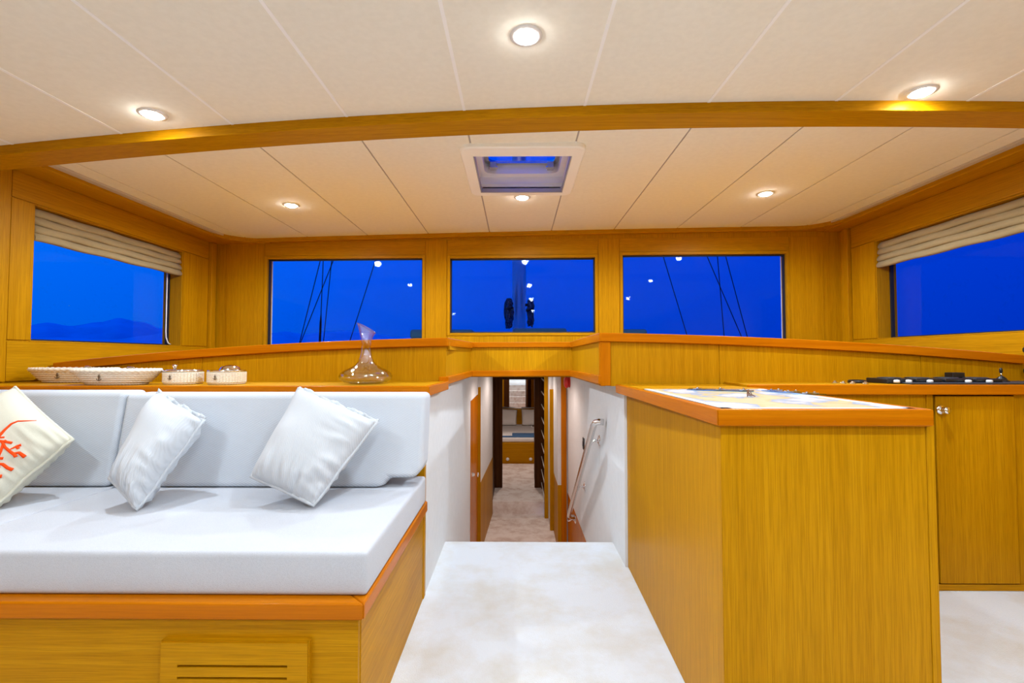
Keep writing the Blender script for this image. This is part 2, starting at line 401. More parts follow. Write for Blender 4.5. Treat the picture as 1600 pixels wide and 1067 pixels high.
# cream strips along the ceiling edges and wooden side soffits
def edge_strip(x0, x1, y0, y1, zfun, dz): 
    MB().loft([[(x0, y, zfun(x0, y) - dz), (x1, y, zfun(x1, y) - dz), (x1, y, zfun(x1, y) + .01), (x0, y, zfun(x0, y) + .01)] for y in linsp(y0, y1, 2)]).build('edge_strip', 'edge', ceil, bevel=.003)
zff = lambda x, y: zf(x)
edge_strip(-2.245, -2.205, 2.10, 3.60, zff, .012); edge_strip(2.275, 2.315, 1.85, 3.44, zff, .012)
edge_strip(-2.16, -2.12, YB, 1.88, zr, .012); edge_strip(2.24, 2.28, YB, 1.68, zr, .012)
MB().box(XL, -2.24, YB, 3.72, 1.895, 1.95).build('side_soffit', 'oak_y', ceil, bevel=.004)
MB().box(2.31, XR, YB, 3.58, 1.945, 2.0).build('side_soffit', 'oak_y', ceil, bevel=.004)
# beam
mb = MB(); mb.loft([[(x, ybeam(x), zbeam(x)), (x, ybeam(x) + .130, zbeam(x)), (x, ybeam(x) + .130, 2.06), (x, ybeam(x), 2.06)] for x in linsp(XL, XR, 25)])
bm_ = mk_struct(mb.build('trim_1', 'oak_x', bevel=.004), 'arched oak beam across the ceiling')
# front cornice with rounded corners
cor = MB(); 
cor.loft([[fpt(u, zf(XL + u) - .03, -.045), fpt(u, zf(XL + u) - .03, .0), fpt(u, zf(XL + u) + .02, .0), fpt(u, zf(XL + u) + .02, -.045)] for u in linsp(.12, LW - .12, 12)])
cn = mk_struct(cor.build('trim_2', 'oak_x', bevel=.006), 'oak cornice over the front windows')
for sx, xc, yc, rr in ((-1, -2.24, 3.68, .30), (1, 2.31, 3.55, .26)):
    q = MB(); arc = [(xc - sx * rr * (1 - math.sin(t)), yc - rr * (1 - math.cos(t))) for t in linsp(0, math.pi / 2, 9)]
    arc = [(xc - sx * rr + sx * rr * math.sin(t), yc - rr + rr * math.cos(t)) for t in linsp(0, math.pi / 2, 9)]
    poly = arc + [(xc + sx * .0, yc + .03), (xc - sx * rr, yc + .03)]
    q.prism(poly, 'Z', zf(xc) - .03, zf(xc) + .02); q.build('rounded_corner', 'oak_x', cn)

# ---------------------------------------------------------------- walls
def grid_wall(pt, us, zs, holes, th):
    """pt(u,z,d): d outward. cells outside the holes become boxes"""
    mb = MB()
    for i in range(len(us) - 1):
        for k in range(len(zs) - 1):
            uc, zc = (us[i] + us[i + 1]) / 2, (zs[k] + zs[k + 1]) / 2
            if any(a < uc < b and c < zc < d for a, b, c, d in holes): continue
            v = [pt(u, z, d) for u in (us[i], us[i + 1]) for d in (0, th) for z in (zs[k], zs[k + 1])]
            mb.add(v, [(0, 1, 3, 2), (4, 6, 7, 5), (0, 4, 5, 1), (2, 3, 7, 6), (0, 2, 6, 4), (1, 5, 7, 3)])
    return mb
def slab(pt, u0, u1, z0, z1, d0, d1):
    v = [pt(u, z, d) for u in (u0, u1) for d in (d0, d1) for z in (z0, z1)]
    return MB().add(v, [(0, 1, 3, 2), (4, 6, 7, 5), (0, 4, 5, 1), (2, 3, 7, 6), (0, 2, 6, 4), (1, 5, 7, 3)])
def window(n, label, pt, rect, d_glass, fr=.022, proud=.008, mat_h='oak_x', deep=.012):
    u0, u1, z0, z1 = rect
    wd = structure('window_%d' % n, label)
    for a, b, c, d, m in ((u0 - fr, u0, z0 - fr, z1 + fr, 'oak_z'), (u1, u1 + fr, z0 - fr, z1 + fr, 'oak_z'), (u0, u1, z1, z1 + fr, mat_h), (u0, u1, z0 - fr, z0, mat_h)):
        slab(pt, a, b, c, d, -proud, .0).build('window_frame', m, wd, bevel=.002)
    sl = MB(); g = .010
    for a, b, c, d in ((u0, u0 + g, z0, z1), (u1 - g, u1, z0, z1), (u0, u1, z1 - g, z1), (u0, u1, z0, z0 + g)):
        sl.add([pt(u, z, dd) for u in (a, b) for dd in (d_glass - deep, d_glass + .01) for z in (c, d)], [(0, 1, 3, 2), (4, 6, 7, 5), (0, 4, 5, 1), (2, 3, 7, 6), (0, 2, 6, 4), (1, 5, 7, 3)])
    sl.build('rubber_seal', 'rubber', wd)
    MB().add([pt(u0 + .002, z0 + .002, d_glass), pt(u1 - .002, z0 + .002, d_glass), pt(u1 - .002, z1 - .002, d_glass + .0055), pt(u0 + .002, z1 - .002, d_glass + .0055)], [(0, 1, 2, 3)]).build('pane', 'pane', wd)
    return wd
# front wall
f1 = (front_uz(417, 470)[0], front_uz(660, 470)[0], 1.075, front_uz(540, 404)[1])
f2 = (front_uz(703, 460)[0], front_uz(930, 460)[0], front_uz(816, 520)[1], front_uz(816, 403)[1])
f3 = (front_uz(973, 460)[0], front_uz(1229, 460)[0], 1.09, front_uz(1100, 397.5)[1])
us = sorted([-.05, LW + .05] + [v for r in (f1, f2, f3) for v in r[:2]]); zs = sorted(set([.955, 2.09] + [v for r in (f1, f2, f3) for v in r[2:]]))
wf = mk_struct(grid_wall(fpt, us, zs, (f1, f2, f3), .07).build('wall_front', 'oak_z'), 'oak wall with three windows')
grid_wall(lambda u, z, d: fpt(u, z, .0705 + d), us, zs, (f1, f2, f3), .012).build('bounce_skin', 'hull', wf)  # unseen white skin, added to throw sky light back on the mast
for n, r, l in ((1, f1, 'front window beside the decanter'), (2, f2, 'middle front window with the mast'), (3, f3, 'front window over the chart counter')):
    window(n, l, fpt, r, .03)
zt = 1.915
def fpanel(u0, u1, z0, z1, m='oak_z', d=.004): slab(fpt, u0 + .0015, u1 - .0015, z0, z1, -d, .0).build('panel', m, wf, bevel=.001)
fpanel(f1[1] + .024, f2[0] - .024, 1.0, zt); fpanel(f2[1] + .024, f3[0] - .024, 1.0, zt)
fpanel(f2[0] - .022, f2[1] + .022, f2[3] + .025, zt, 'oak_x'); fpanel(f1[0] - .022, f1[1] + .022, f1[3] + .025, zt, 'oak_x', .003); fpanel(f3[0] - .022, f3[1] + .022, f3[3] + .025, zt, 'oak_x', .003)
fpanel(.10, f1[0] - .024, 1.0, zt); fpanel(f3[1] + .024, LW - .13, 1.0, zt)
fpanel(f2[0] - .022, f2[1] + .022, 1.0, f2[2] - .024, 'oak_z', .003)
# side walls
def lpt(y, z, d=0): return Vector((XL - d, y, z))
def rpt(y, z, d=0): return Vector((XR + d, y, z))
l1 = (2.315, 3.357, 1.083, 1.755); r1 = (2.16, 3.225, 1.128, 1.787)
wl = mk_struct(grid_wall(lpt, sorted([YB, 3.80] + list(l1[:2])), sorted([-.06, 2.09] + list(l1[2:])), (l1,), .13).build('wall_left', 'oak_z'), 'oak side wall with a beige blind')
wr = mk_struct(grid_wall(rpt, sorted([YB, 3.70] + list(r1[:2])), sorted([-.06, 2.09] + list(r1[2:])), (r1,), .13).build('wall_right', 'oak_z'), 'oak side wall over the console')
window(4, 'side window with hills beyond', lpt, l1, .095, fr=.006, proud=.002, mat_h='oak_y')
window(5, 'side window over the console', rpt, r1, .095, fr=.006, proud=.002, mat_h='oak_y')
def spanel(w_, pt, y0, y1, z0, z1, m='oak_z', d=.006): slab(pt, y0 + .0015, y1 - .0015, z0 + .001, z1 - .001, -d, .0).build('panel', m, w_, bevel=.001)
spanel(wl, lpt, 2.20, 3.64, l1[3] + .008, 1.895, 'oak_y'); spanel(wl, lpt, l1[1] + .008, 3.64, l1[2] - .0, l1[3] + .006)
spanel(wl, lpt, 2.20, l1[0] - .008, l1[2], l1[3] + .006); spanel(wl, lpt, 2.20, 3.64, .885, l1[2] - .008, 'oak_y')
spanel(wl, lpt, 1.7, 2.195, .885, 1.895, 'oak_z', .012)
spanel(wr, rpt, 1.9, 3.46, r1[3] + .008, 1.945, 'oak_y'); spanel(wr, rpt, r1[1] + .008, 3.46, r1[2], r1[3] + .006)
spanel(wr, rpt, 1.9, 3.46, .885, r1[2] - .008, 'oak_y'); spanel(wr, rpt, 1.9, r1[0] - .008, r1[2], r1[3] + .006)
slab(lpt, 3.645, 3.70, 1.0, 1.895, -.03, 0).build('corner_batten', 'oak_z', wl, bevel=.004)
slab(rpt, 3.465, 3.52, 1.0, 1.945, -.03, 0).build('corner_batten', 'oak_z', wr, bevel=.004)
mk_struct(bx(XL - .1, XR + .1, YB - .1, YB, -.06, 2.1).build('wall_rear', 'oak_z'), 'oak wall behind the camera')

# ---------------------------------------------------------------- fascia round the companionway (dashboard coaming)
fa = structure('trim_3', 'oak fascia with an orange cap under the front windows')
YPL, YPR, YREC = 2.40, 2.30, 3.36
XLc, XRc = -.357, .41; XLr, XRr = -.323, .392
CAPH = .042
def arch_board(x0, x1, yf, yb, z0fun, z1fun, n=14):
    return MB().loft([[(x, yf, z0fun(x)), (x, yb, z0fun(x)), (x, yb, z1fun(x)), (x, yf, z1fun(x))] for x in linsp(x0, x1, n)])
# veneer panels (separate sheets with fine joints)
cuts = [XL, -1.60, XLc]
for a, b in zip(cuts[:-1], cuts[1:]):
    arch_board(a + .001, b - .001, YPL, YPL + .02, lambda x: .86, lambda x: zcapL(x) - .01).build('fascia_panel', 'oak_z', fa)
cuts = [XRc + .045, .98, 1.945, XR]
for a, b in zip(cuts[:-1], cuts[1:]):
    arch_board(a + .001, b - .001, YPR, YPR + .02, lambda x: .86, lambda x: zcapR(x) - .01).build('fascia_panel', 'oak_z', fa)
arch_board(XL + .05, XLc + .012, YPL - .02, YPL + .05, lambda x: zcapL(x) - CAPH, zcapL, 24).build('cap_rail', 'trim_x', fa, bevel=.004)
arch_board(XRc - .012, XR - .03, YPR - .02, YPR + .05, lambda x: zcapR(x) - CAPH, zcapR, 24).build('cap_rail', 'trim_x', fa, bevel=.004)
MB().box(XRc - .006, XRc + .044, YPR - .012, YPR + .03, .862, zcapR(.43) - CAPH).build('end_post', 'trim_z', fa, bevel=.003)
def wallseg(p, q, z0, z1, th, name, mat, parent, zz=None, bevel=0):
    p, q = Vector((*p, 0)), Vector((*q, 0)); d = (q - p).normalized(); nrm = Vector((-d.y, d.x, 0)) * th
    z0a, z0b = z0 if isinstance(z0, tuple) else (z0, z0); z1a, z1b = z1 if isinstance(z1, tuple) else (z1, z1)
    r0 = [p + Vector((0, 0, z0a)), p + nrm + Vector((0, 0, z0a)), p + nrm + Vector((0, 0, z1a)), p + Vector((0, 0, z1a))]
    r1 = [q + Vector((0, 0, z0b)), q + nrm + Vector((0, 0, z0b)), q + nrm + Vector((0, 0, z1b)), q + Vector((0, 0, z1b))]
    return MB().loft([r0, r1]).build(name, mat, parent, bevel=bevel)
# recess sides and front
wallseg((XLc, YPL), (XLr, YREC), .86, 1.09, .02, 'fascia_panel', 'oak_z', fa)
wallseg((XLr, YREC), (XRr, YREC), .86, 1.095, .02, 'fascia_panel', 'oak_z', fa)
wallseg((XRr, YREC), (XRc, YPR), .86, 1.095, .02, 'fascia_panel', 'oak_z', fa)
zc0, zc1, zc2 = zcapL(XLc), 1.105, zcapR(.41)
def cap(p, q, za, zb, w_, h, off, mat):
    p, q = Vector((*p, 0)), Vector((*q, 0)); d = (q - p).normalized(); nr = Vector((d.y, -d.x, 0))
    mb = MB()
    mb.loft([[c + nr * off + Vector((0, 0, z - h)), c - nr * (w_ - off) + Vector((0, 0, z - h)), c - nr * (w_ - off) + Vector((0, 0, z)), c + nr * off + Vector((0, 0, z))] for c, z in ((p, za), (q, zb))])
    return mb
cap((XLc, YPL - .02), (XLr, YREC), zc0, zc1, .05, CAPH, .012, 0).build('cap_rail', 'trim_y', fa, bevel=.003)
cap((XLr - .01, YREC), (XRr + .01, YREC), zc1, zc1 + .002, .05, CAPH - .006, .014, 0).build('cap_rail', 'trim_x', fa, bevel=.003)
cap((XRr, YREC), (XRc, YPR - .02), zc1 + .004, zc2, .05, CAPH, .012, 0).build('cap_rail', 'trim_y', fa, bevel=.003)
cap((XLc, YPL - .02), (XLr, YREC), .902, .904, .05, .038, .016, 0).build('lower_rail', 'trim_y', fa, bevel=.003)
cap((XLr - .01, YREC), (XRr + .01, YREC), .904, .908, .05, .040, .018, 0).build('lower_rail', 'trim_x', fa, bevel=.003)
cap((XRr, YREC), (XRc, YPR - .012), .908, .912, .05, .042, .016, 0).build('lower_rail', 'trim_y', fa, bevel=.003)
# dashboard top behind the cap rails
mb = MB()
mb.loft([[(x, YPL + .03, zcapL(x) - .02), (x, 3.74, zcapL(x) - .03), (x, 3.74, zcapL(x) - .06), (x, YPL + .03, zcapL(x) - .06)] for x in linsp(XL, XLr - .02, 10)])
mb.loft([[(x, YPR + .03, zcapR(x) - .02), (x, 3.68, zcapR(x) - .03), (x, 3.68, zcapR(x) - .06), (x, YPR + .03, zcapR(x) - .06)] for x in linsp(XRr + .02, XR, 10)])
mb.box(XLr - .03, XRr + .03, YREC + .02, 3.70, 1.05, 1.08)
mb.build('dashboard_top', 'oak_x', fa)

# ---------------------------------------------------------------- companionway and corridor shell
cw = structure('wall_stairwell_left', 'white stairwell wall beside the sofa')
ZC = .868; ZL = -.95; ZU = -.80
wallseg((WX0, 2.02), (WX0, 4.00), ZL, ZC - .02, .04, 'wall_board', 'white_wall', cw)
wallseg((WX0, 4.00), (WX0, 4.77), .63, ZC, .04, 'wall_board', 'white_wall', cw)
wallseg((WX0 - .01, 3.3), (WX0 - .01, 4.9), .84, ZC + .02, .04, 'wall_board', 'white_wall', cw)
d1 = structure('door_1', 'orange cabin door left of the stairs')
wallseg((WX0 + .001, 4.01), (WX0 + .001, 4.765), ZL, .625, .035, 'door_leaf', 'trim_z', d1)
wallseg((WX0, 4.77), (WX0 + .028, 4.77), ZL, .70, .05, 'door_jamb', 'oak_z', d1)
MB().lathe([(.0, 0), (.018, 0), (.018, .02), (.012, .03), (.012, .05), (.02, .055), (.02, .07), (0, .072)], (WX0 - .012, 4.15, -.02), 12, 'X').build('handle', 'chrome', d1)
cl = structure('wall_corridor_left', 'pale corridor wall over a wooden dado')
wallseg((WX0 + .028, 4.77), (-.30, 5.97), -.25, ZC, .04, 'wall_board', 'white_wall', cl)
wallseg((WX0 + .030, 4.77), (-.298, 5.97), ZL, -.25, .04, 'dado_panel', 'oak_z', cl)
wallseg((-.30, 5.97), (-.30, 6.62), ZU, ZC, .04, 'wall_board', 'dark_z', cl)
cr_ = structure('wall_stairwell_right', 'white stairwell wall carrying the handrail')
wallseg((WX1, 4.885), (WX1, YPR), -.375, ZC - .002, .04, 'wall_board', 'white_wall', cr_)
wallseg((WX1 - .002, 4.872), (WX1 - .002, 2.6), ZL, -.375, .04, 'dado_panel', 'trim_z', cr_)
wallseg((.42, 4.87), (WX1 + .01, 4.87), ZL, ZC, .03, 'wall_board', 'white_wall', cr_)
MB().box(.455, .508, 4.845, 4.868, ZL, ZC).build('post', 'trim_z', cr_, bevel=.003)
MB().box(.42, .455, 4.86, 4.868, ZL, -.30).build('dado_panel', 'oak_z', cr_)
cr2 = structure('wall_corridor_right', 'pale corridor wall with dark posts')
wallseg((.42, 5.42), (.42, 4.885), -.30, ZC, .04, 'wall_board', 'white_wall', cr2)
wallseg((.418, 5.42), (.418, 4.872), ZL, -.30, .04, 'dado_panel', 'oak_z', cr2)
MB().box(.378, .43, 5.40, 5.44, ZL, .635).build('door_jamb', 'oak_z', cr2, bevel=.003)
wallseg((.385, 5.82), (.385, 5.44), ZL, ZC, .04, 'wall_board', 'white_wall', cr2)
MB().box(.340, .39, 5.80, 5.86, ZL, ZC).build('post', 'oak_z', cr2, bevel=.003)
# open shelves in the corridor
bk = thing('corridor_shelves', (.48, 6.2, ZU), 'dark open shelves with pale edges along the corridor', 'shelves')
MB().box(.60, .62, 5.86, 6.56, ZU, ZC).build('back_panel', 'dark_z', bk)
MB().box(.34, .62, 5.86, 5.88, ZU, ZC).build('side_panel', 'dark_z', bk); MB().box(.34, .62, 6.54, 6.56, ZU, ZC).build('side_panel', 'dark_z', bk)
for k in range(9):
    z = -.72 + .178 * k
    sh = MB().box(.345, .60, 5.88, 6.54, z, z + .016).build('shelf', 'dark_z', bk)
    MB().box(.338, .346, 5.88, 6.54, z - .002, z + .012).build('edging', 'strip_white', sh)
# stairs
st = thing('staircase', (.066, 3.0, ZL), 'pale carpeted stairs down to the corridor', 'stairs')
for k in range(4):
    z = -.19 * (k + 1)
    MB().box(WX0 + .002, WX1 - .005, 2.604 + .25 * k, 2.60 + .25 * (k + 1) + .02, ZL - .05, z).build('step', 'carpet_low', st, bevel=.012)
MB().box(WX0 + .003, WX1 - .006, 2.6005, 2.6035, ZL, -.003).build('riser', 'carpet_low', st)
mk_struct(MB().box(-1.2, 1.2, 3.55, 5.97, ZL - .06, ZL).build('floor_corridor', 'carpet_low'), 'pale carpet of the lower corridor')
mk_struct(MB().box(-1.4, 1.6, 5.97, 9.95, ZL - .06, ZU).build('floor_cabin', 'carpet_low'), 'pale carpet of the far cabin')
mk_struct(MB().box(-1.5, 1.7, YREC + .03, 9.95, ZC, ZC + .03).build('ceiling_corridor', 'white_wall'), 'white ceiling of the corridor')
# cabin doorway
d2 = structure('door_2', 'dark doorway of the far cabin')
MB().box(-.345, -.196, 6.60, 6.66, ZU, ZC).build('door_jamb', 'dark_z', d2); MB().box(.25, .40, 6.60, 6.66, ZU, ZC).build('door_jamb', 'dark_z', d2)
MB().box(-.196, .25, 6.60, 6.66, .69, ZC).build('door_head', 'dark_z', d2)
lf = MB().box(.262, .295, 6.68, 7.14, ZU + .01, .68).build('door_leaf', 'dark_z', d2)
MB().tube([(.262, 7.08, -.02), (.225, 7.08, -.02), (.222, 7.0, -.02)], .008).build('handle', 'chrome', lf)
wc = structure('wall_cabin', 'golden oak walls of the far cabin')
for b in ((-1.4, -.345, 6.62, 6.66, ZU, ZC), (.40, 1.6, 6.62, 6.66, ZU, ZC), (-1.4, 1.6, 9.85, 9.9, ZU, ZC), (-1.44, -1.4, 6.62, 9.9, ZU, ZC), (1.6, 1.64, 6.62, 9.9, ZU, ZC)):
    MB().box(*b).build('wall_board', 'oak_z', wc)
# cabin contents
mrr = thing('wall_mirror', (.05, 9.84, -.06), 'wide mirror above the headboard showing the carpeted stairs', 'mirror')
MB().box(-.62, .78, 9.835, 9.845, -.06, .72).build('glass', 'mirror', mrr)
for b in ((-.65, -.62, 9.82, 9.85, -.09, .75), (.78, .81, 9.82, 9.85, -.09, .75), (-.65, .81, 9.82, 9.85, .72, .75)):
    MB().box(*b).build('frame', 'oak_z', mrr)
bed = thing('bed', (.05, 8.9, ZU), 'double bed seen through the far doorway', 'bed')
MB().box(-.75, .85, 8.07, 9.70, ZU, -.45).build('base', 'oak_x', bed, bevel=.01)
MB().box(-.73, .83, 8.062, 8.07, ZU + .03, -.56).build('drawer_front', 'oak_x', bed, bevel=.004)
for x in (-.15, .24): MB().lathe([(0, 0), (.02, 0), (.028, -.008), (.024, -.016), (0, -.018)], (x, 8.062, -.72), 14, 'Y').build('knob', 'pale_cap', bed)
MB().box(-.74, .84, 8.09, 9.69, -.45, -.36).build('mattress', 'bedding', bed, bevel=.03, seg=3)
MB().box(-.75, .85, 9.70, 9.80, ZU, -.06).build('headboard', 'oak_x', bed, bevel=.008)
th = MB().box(-.745, .845, 8.10, 8.50, -.362, -.349).build('bed_throw', 'blue_cloth', bevel=.005)
tag(th, 'blue throw folded across the foot of the white bed', 'throw')
th2 = MB().box(-.34, -.075, 8.16, 8.52, -.349, -.335).build('folded_towel', 'bedding', bevel=.006); tag(th2, 'white folded towel on the left of the blue throw', 'towel')

# ---------------------------------------------------------------- pillows
def pillow(name, corners, T, mat, label, cat, n=46, pinch=.02, seed=0, wr=.011, outward=None, group=None, pipe=True, flange=False):
    A, B, C, D = [Vector(c) for c in corners]          # top, right, bottom, left (around)
    cen = (A + B + C + D) / 4
    nrm = (C - A).cross(B - D).normalized()
    if nrm.y > 0: nrm = -nrm
    root = thing(name, tuple(C), label, cat, group)
    def pos(u, v, side):
        pu = 1 - pinch * (1 - v * v); pv = 1 - pinch * (1 - u * u)
        uu, vv = u * pu, v * pv
        a, b = (uu + 1) / 2, (vv + 1) / 2
        p = A * (1 - a) * (1 - b) + B * a * (1 - b) + C * a * b + D * (1 - a) * b
        t = max(0, (1 - u ** 4) * (1 - v ** 4)) ** .5 * (1 - .22 * (u * u + v * v) / 2)
        q = p * 7 + Vector((seed * 3.1, 0, 0))
        wob = mnoise.noise(q) * wr * 2 + (mnoise.noise(Vector((u * 2.0 + seed, v * 7.5, seed))) * max(0, u) ** 1.5 + mnoise.noise(Vector((u * 7.5 + seed, v * 2.0, seed + 5))) * max(0, v) ** 1.5) * wr * 2.0
        return p + nrm * (side * T * t + (wob if t > .02 else 0))
    g = [-math.cos(math.pi * i / (n - 1)) for i in range(n)]
    g = [(x * .6 + (-1 + 2 * i / (n - 1)) * .4) for i, x in enumerate(g)]
    mb = MB(); vs = []; fs = []
    for side in (1, -1):
        o = len(vs)
        for i in range(n):
            for j in range(n): vs.append(pos(g[i], g[j], side))
        for i in range(n - 1):
            for j in range(n - 1): fs.append((o + i * n + j, o + (i + 1) * n + j, o + (i + 1) * n + j + 1, o + i * n + j + 1))
    mb.add(vs, fs, True)
    ob = mb.build('cover', mat, root)
    bm = bmesh.new(); bm.from_mesh(ob.data); bmesh.ops.remove_doubles(bm, verts=bm.verts, dist=.0006); bmesh.ops.recalc_face_normals(bm, faces=bm.faces)
    for f in bm.faces: f.smooth = True
    bm.to_mesh(ob.data); bm.free()
    if pipe:
        pts = []
        for i in range(40):
            k = i / 40 * 4; sd = int(k); t = (k - sd) * 2 - 1
            u, v = ((t, -1), (1, t), (-t, 1), (-1, -t))[sd]
            pts.append(pos(u, v, 0) + nrm * .003 * math.sin(i * 1.3))
        MB().tube(pts, .006, 6, closed=True).build('piping', mat, root)
    if flange:
        rings = []
        for i in range(49):
            u = -1 + 2 * i / 48; e0 = pos(u, -1, 0); e1 = pos(u, -.9, 0); od = (e0 - e1).normalized()
            wv = nrm * (.006 * math.sin(i * .7 + seed) + .004 * math.sin(i * 1.9)); wd_ = .013 + .003 * math.sin(i * .45 + seed)
            tip = e0 + od * wd_ + wv
            rings.append([e0 + nrm * .003, tip + nrm * .0022, tip - nrm * .0022, e0 - nrm * .003])
        MB().loft(rings, smooth=True).build('flange', mat, root)
    return root, pos
ZS = .512      # top of the seat cushion
p2, _ = pillow('throw_pillow', [atY(246, 614, 1.74), atY(319, 657, 1.70), atY(214, 797, 1.50), atY(172, 748, 1.54)], .088, 'cord', 'white corded throw pillow tilted against the seam of the backrest', 'pillow', seed=1, group='white corded pillows', flange=True)
p3, _ = pillow('throw_pillow', [atY(466, 607, 1.76), atY(589, 660, 1.70), atY(490, 790, 1.525), atY(393, 745, 1.57)], .086, 'cord', 'white corded throw pillow leaning near the right end of the sofa', 'pillow', seed=4, group='white corded pillows', flange=True)
p1, pos1 = pillow('throw_pillow', [atY(24, 605, 1.74), atY(114, 687, 1.66), atY(-14, 797, 1.495), atY(-120, 700, 1.56)], .08, 'linen', 'beige linen throw pillow embroidered with orange coral', 'pillow', seed=9, pinch=.035)
# coral embroidery on the beige pillow: stitched branches laid on its front face
from mathutils.bvhtree import BVHTree
_cov = [c for c in p1.children if c.name.startswith('cover')][0]
_bvh = BVHTree.FromPolygons([v.co.copy() for v in _cov.data.vertices], [tuple(p.vertices) for p in _cov.data.polygons])
def on_pillow(px, py):
    d = ray(px, py).normalized(); h = _bvh.ray_cast(CAM, d)
    return None if h[0] is None else h[0] - d * .0006
def branch(mb, pts, r0, r1):
    P = []
    for (x0, y0), (x1, y1) in zip(pts[:-1], pts[1:]):
        for t in linsp(0, 1, 7)[:-1]: P.append((x0 + (x1 - x0) * t, y0 + (y1 - y0) * t))
    P.append(pts[-1]); W = [q for q in (on_pillow(*p) for p in P) if q is not None]
    if len(W) < 2: return
    mb.tube(W, r0, 6, rad=[r0 + (r1 - r0) * i / (len(W) - 1) for i in range(len(W))])
em = MB()
for pts, a, b in (
    ([(-30, 720), (-18, 700), (-4, 684), (8, 671), (18, 662), (28, 658), (42, 657.5), (57, 657)], .006, .0012),
    ([(-20, 706), (-8, 690), (2, 676), (9, 671)], .004, .002),
    ([(-30, 690), (-10, 688), (8, 690), (19, 692)], .005, .0042), ([(-20, 680), (-6, 684), (7, 683)], .004, .003), ([(6, 690), (10, 688)], .005, .004),
    ([(3, 690), (8, 699), (15, 705), (22, 710), (25, 714)], .004, .0055), ([(16, 702), (26, 697), (33, 695)], .002, .0048), ([(25, 698), (29, 701)], .003, .005),
    ([(22, 708), (30, 707), (39, 714)], .003, .0058), ([(-20, 730), (-6, 718), (1, 705), (5, 692)], .006, .003), ([(-25, 716), (-8, 716), (5, 716)], .005, .0045),
    ([(-25, 728), (-8, 725), (4, 725), (12, 731), (20, 734)], .004, .0052), ([(-20, 728), (-6, 731), (0, 731)], .003, .005), ([(-30, 745), (-12, 744), (3, 744)], .005, .006),
    ([(-30, 760), (-45, 730), (-40, 700), (-30, 680), (-28, 660)], .007, .003), ([(-40, 705), (-60, 690), (-70, 692)], .005, .004), ([(-38, 690), (-50, 672), (-48, 660)], .004, .003),
    ([(-42, 725), (-62, 720), (-75, 728)], .005, .004), ([(-25, 690), (-14, 668), (-10, 655)], .004, .003)):
    branch(em, pts, a, b)
em.build('embroidery', 'coral', p1)['label'] = 'orange coral motif'
# bed pillows
for px0, px1, lab in ((-.33, .018, 'white bed pillow on the left against the headboard'), (.10, .45, 'white bed pillow on the right against the headboard')):
    pillow('bed_pillow', [(px0, 9.64, -.05), (px1, 9.64, -.07), (px1 - .02, 9.42, -.345), (px0 + .01, 9.42, -.345)], .07, 'bedding', lab, 'pillow', n=12, seed=px0 * 9, group='bed pillows', pipe=False)

# ---------------------------------------------------------------- sofa
sf = thing('sofa_base', (-1.4, 1.6, 0), 'oak bench base with an orange rim under the white cushions', 'bench')
MB().box(XL + .01, WX0 - .002, 1.184, 1.20, .002, .365).build('front_panel', 'oak_x', sf)
MB().box(WX0 - .018, WX0, 1.20, 1.985, .002, .365).build('side_panel', 'oak_y', sf)
MB().box(WX0 - .03, WX0 + .004, 1.985, 2.02, .002, .836).build('end_post', 'oak_z', sf, bevel=.002)
MB().box(XL + .01, WX0 - .02, 1.25, 1.98, .33, .40).build('seat_board', 'oak_x', sf)
rim = MB(); rim.prism([(XL + .01, 1.163), (WX0 + .018, 1.163), (WX0 - .055, 1.236), (XL + .01, 1.236)], 'Z', .362, .404)
rim.build('front_rim', 'trim_x', sf, bevel=.006, seg=3)
rim = MB(); rim.prism([(WX0 + .018, 1.163), (WX0 + .018, 1.985), (WX0 - .055, 1.985), (WX0 - .055, 1.236)], 'Z', .362, .404)
rim.build('side_rim', 'trim_y', sf, bevel=.006, seg=3)
# vent in the front panel: frame + slats
vx0, vx1, vz1, vz0 = -.864, -.506, .307, .06
vt = MB()
sx0, sx1 = -.823, -.555
vt.box(vx0, vx0 + .041, 1.166, 1.184, vz0, vz1); vt.box(vx1 - .049, vx1, 1.166, 1.184, vz0, vz1)
vt.box(vx0 + .041, vx1 - .049, 1.166, 1.184, .2545, vz1); vt.box(vx0 + .041, vx1 - .049, 1.166, 1.184, vz0, .10)
vt.box(vx0 - .003, vx0 + .001, 1.170, 1.184, vz0, vz1 + .003); vt.box(vx1 - .001, vx1 + .003, 1.170, 1.184, vz0, vz1 + .003); vt.box(vx0, vx1, 1.170, 1.184, vz1, vz1 + .003)
vent = vt.build('vent', 'oak_x', sf)
z = .2545
while z > .12:
    MB().box(vx0 + .0408, vx1 - .0488, 1.1661, 1.180, z - .0285, z - .0065).build('slat', 'oak_x', vent); z -= .0285
MB().box(vx0 + .03, vx1 - .04, 1.1805, 1.1838, .09, .27).build('slot_shade', 'rubber', vent)  # black sheet stands in for the shade inside the vent slots
def cushion(name, x0, x1, y0, y1, z0, z1, mat, label, group, puff=.006, bev=.014):
    nx, ny = 14, 8
    mb = MB(); mb.box(x0, x1, y0, y1, z0, z1)
    o = mb.build(name, mat, origin=((x0 + x1) / 2, (y0 + y1) / 2, z0))
    bm = bmesh.new(); bm.from_mesh(o.data)
    bmesh.ops.bevel(bm, geom=list(bm.edges), offset=bev, segments=4, profile=.6, affect='EDGES')
    for f in bm.faces: f.smooth = True
    bm.to_mesh(o.data); bm.free(); o.data.set_sharp_from_angle(angle=R(50))
    tag(o, label, 'cushion', group); return o
cushion('seat_cushion', -1.512, WX0 + .014, 1.196, 1.965, .404, ZS, 'cushion', 'white seat cushion at the stairwell end of the sofa', 'sofa seat cushions')
cushion('seat_cushion', XL + .015, -1.514, 1.196, 1.965, .404, ZS, 'cushion', 'white seat cushion under the coral pillow', 'sofa seat cushions')
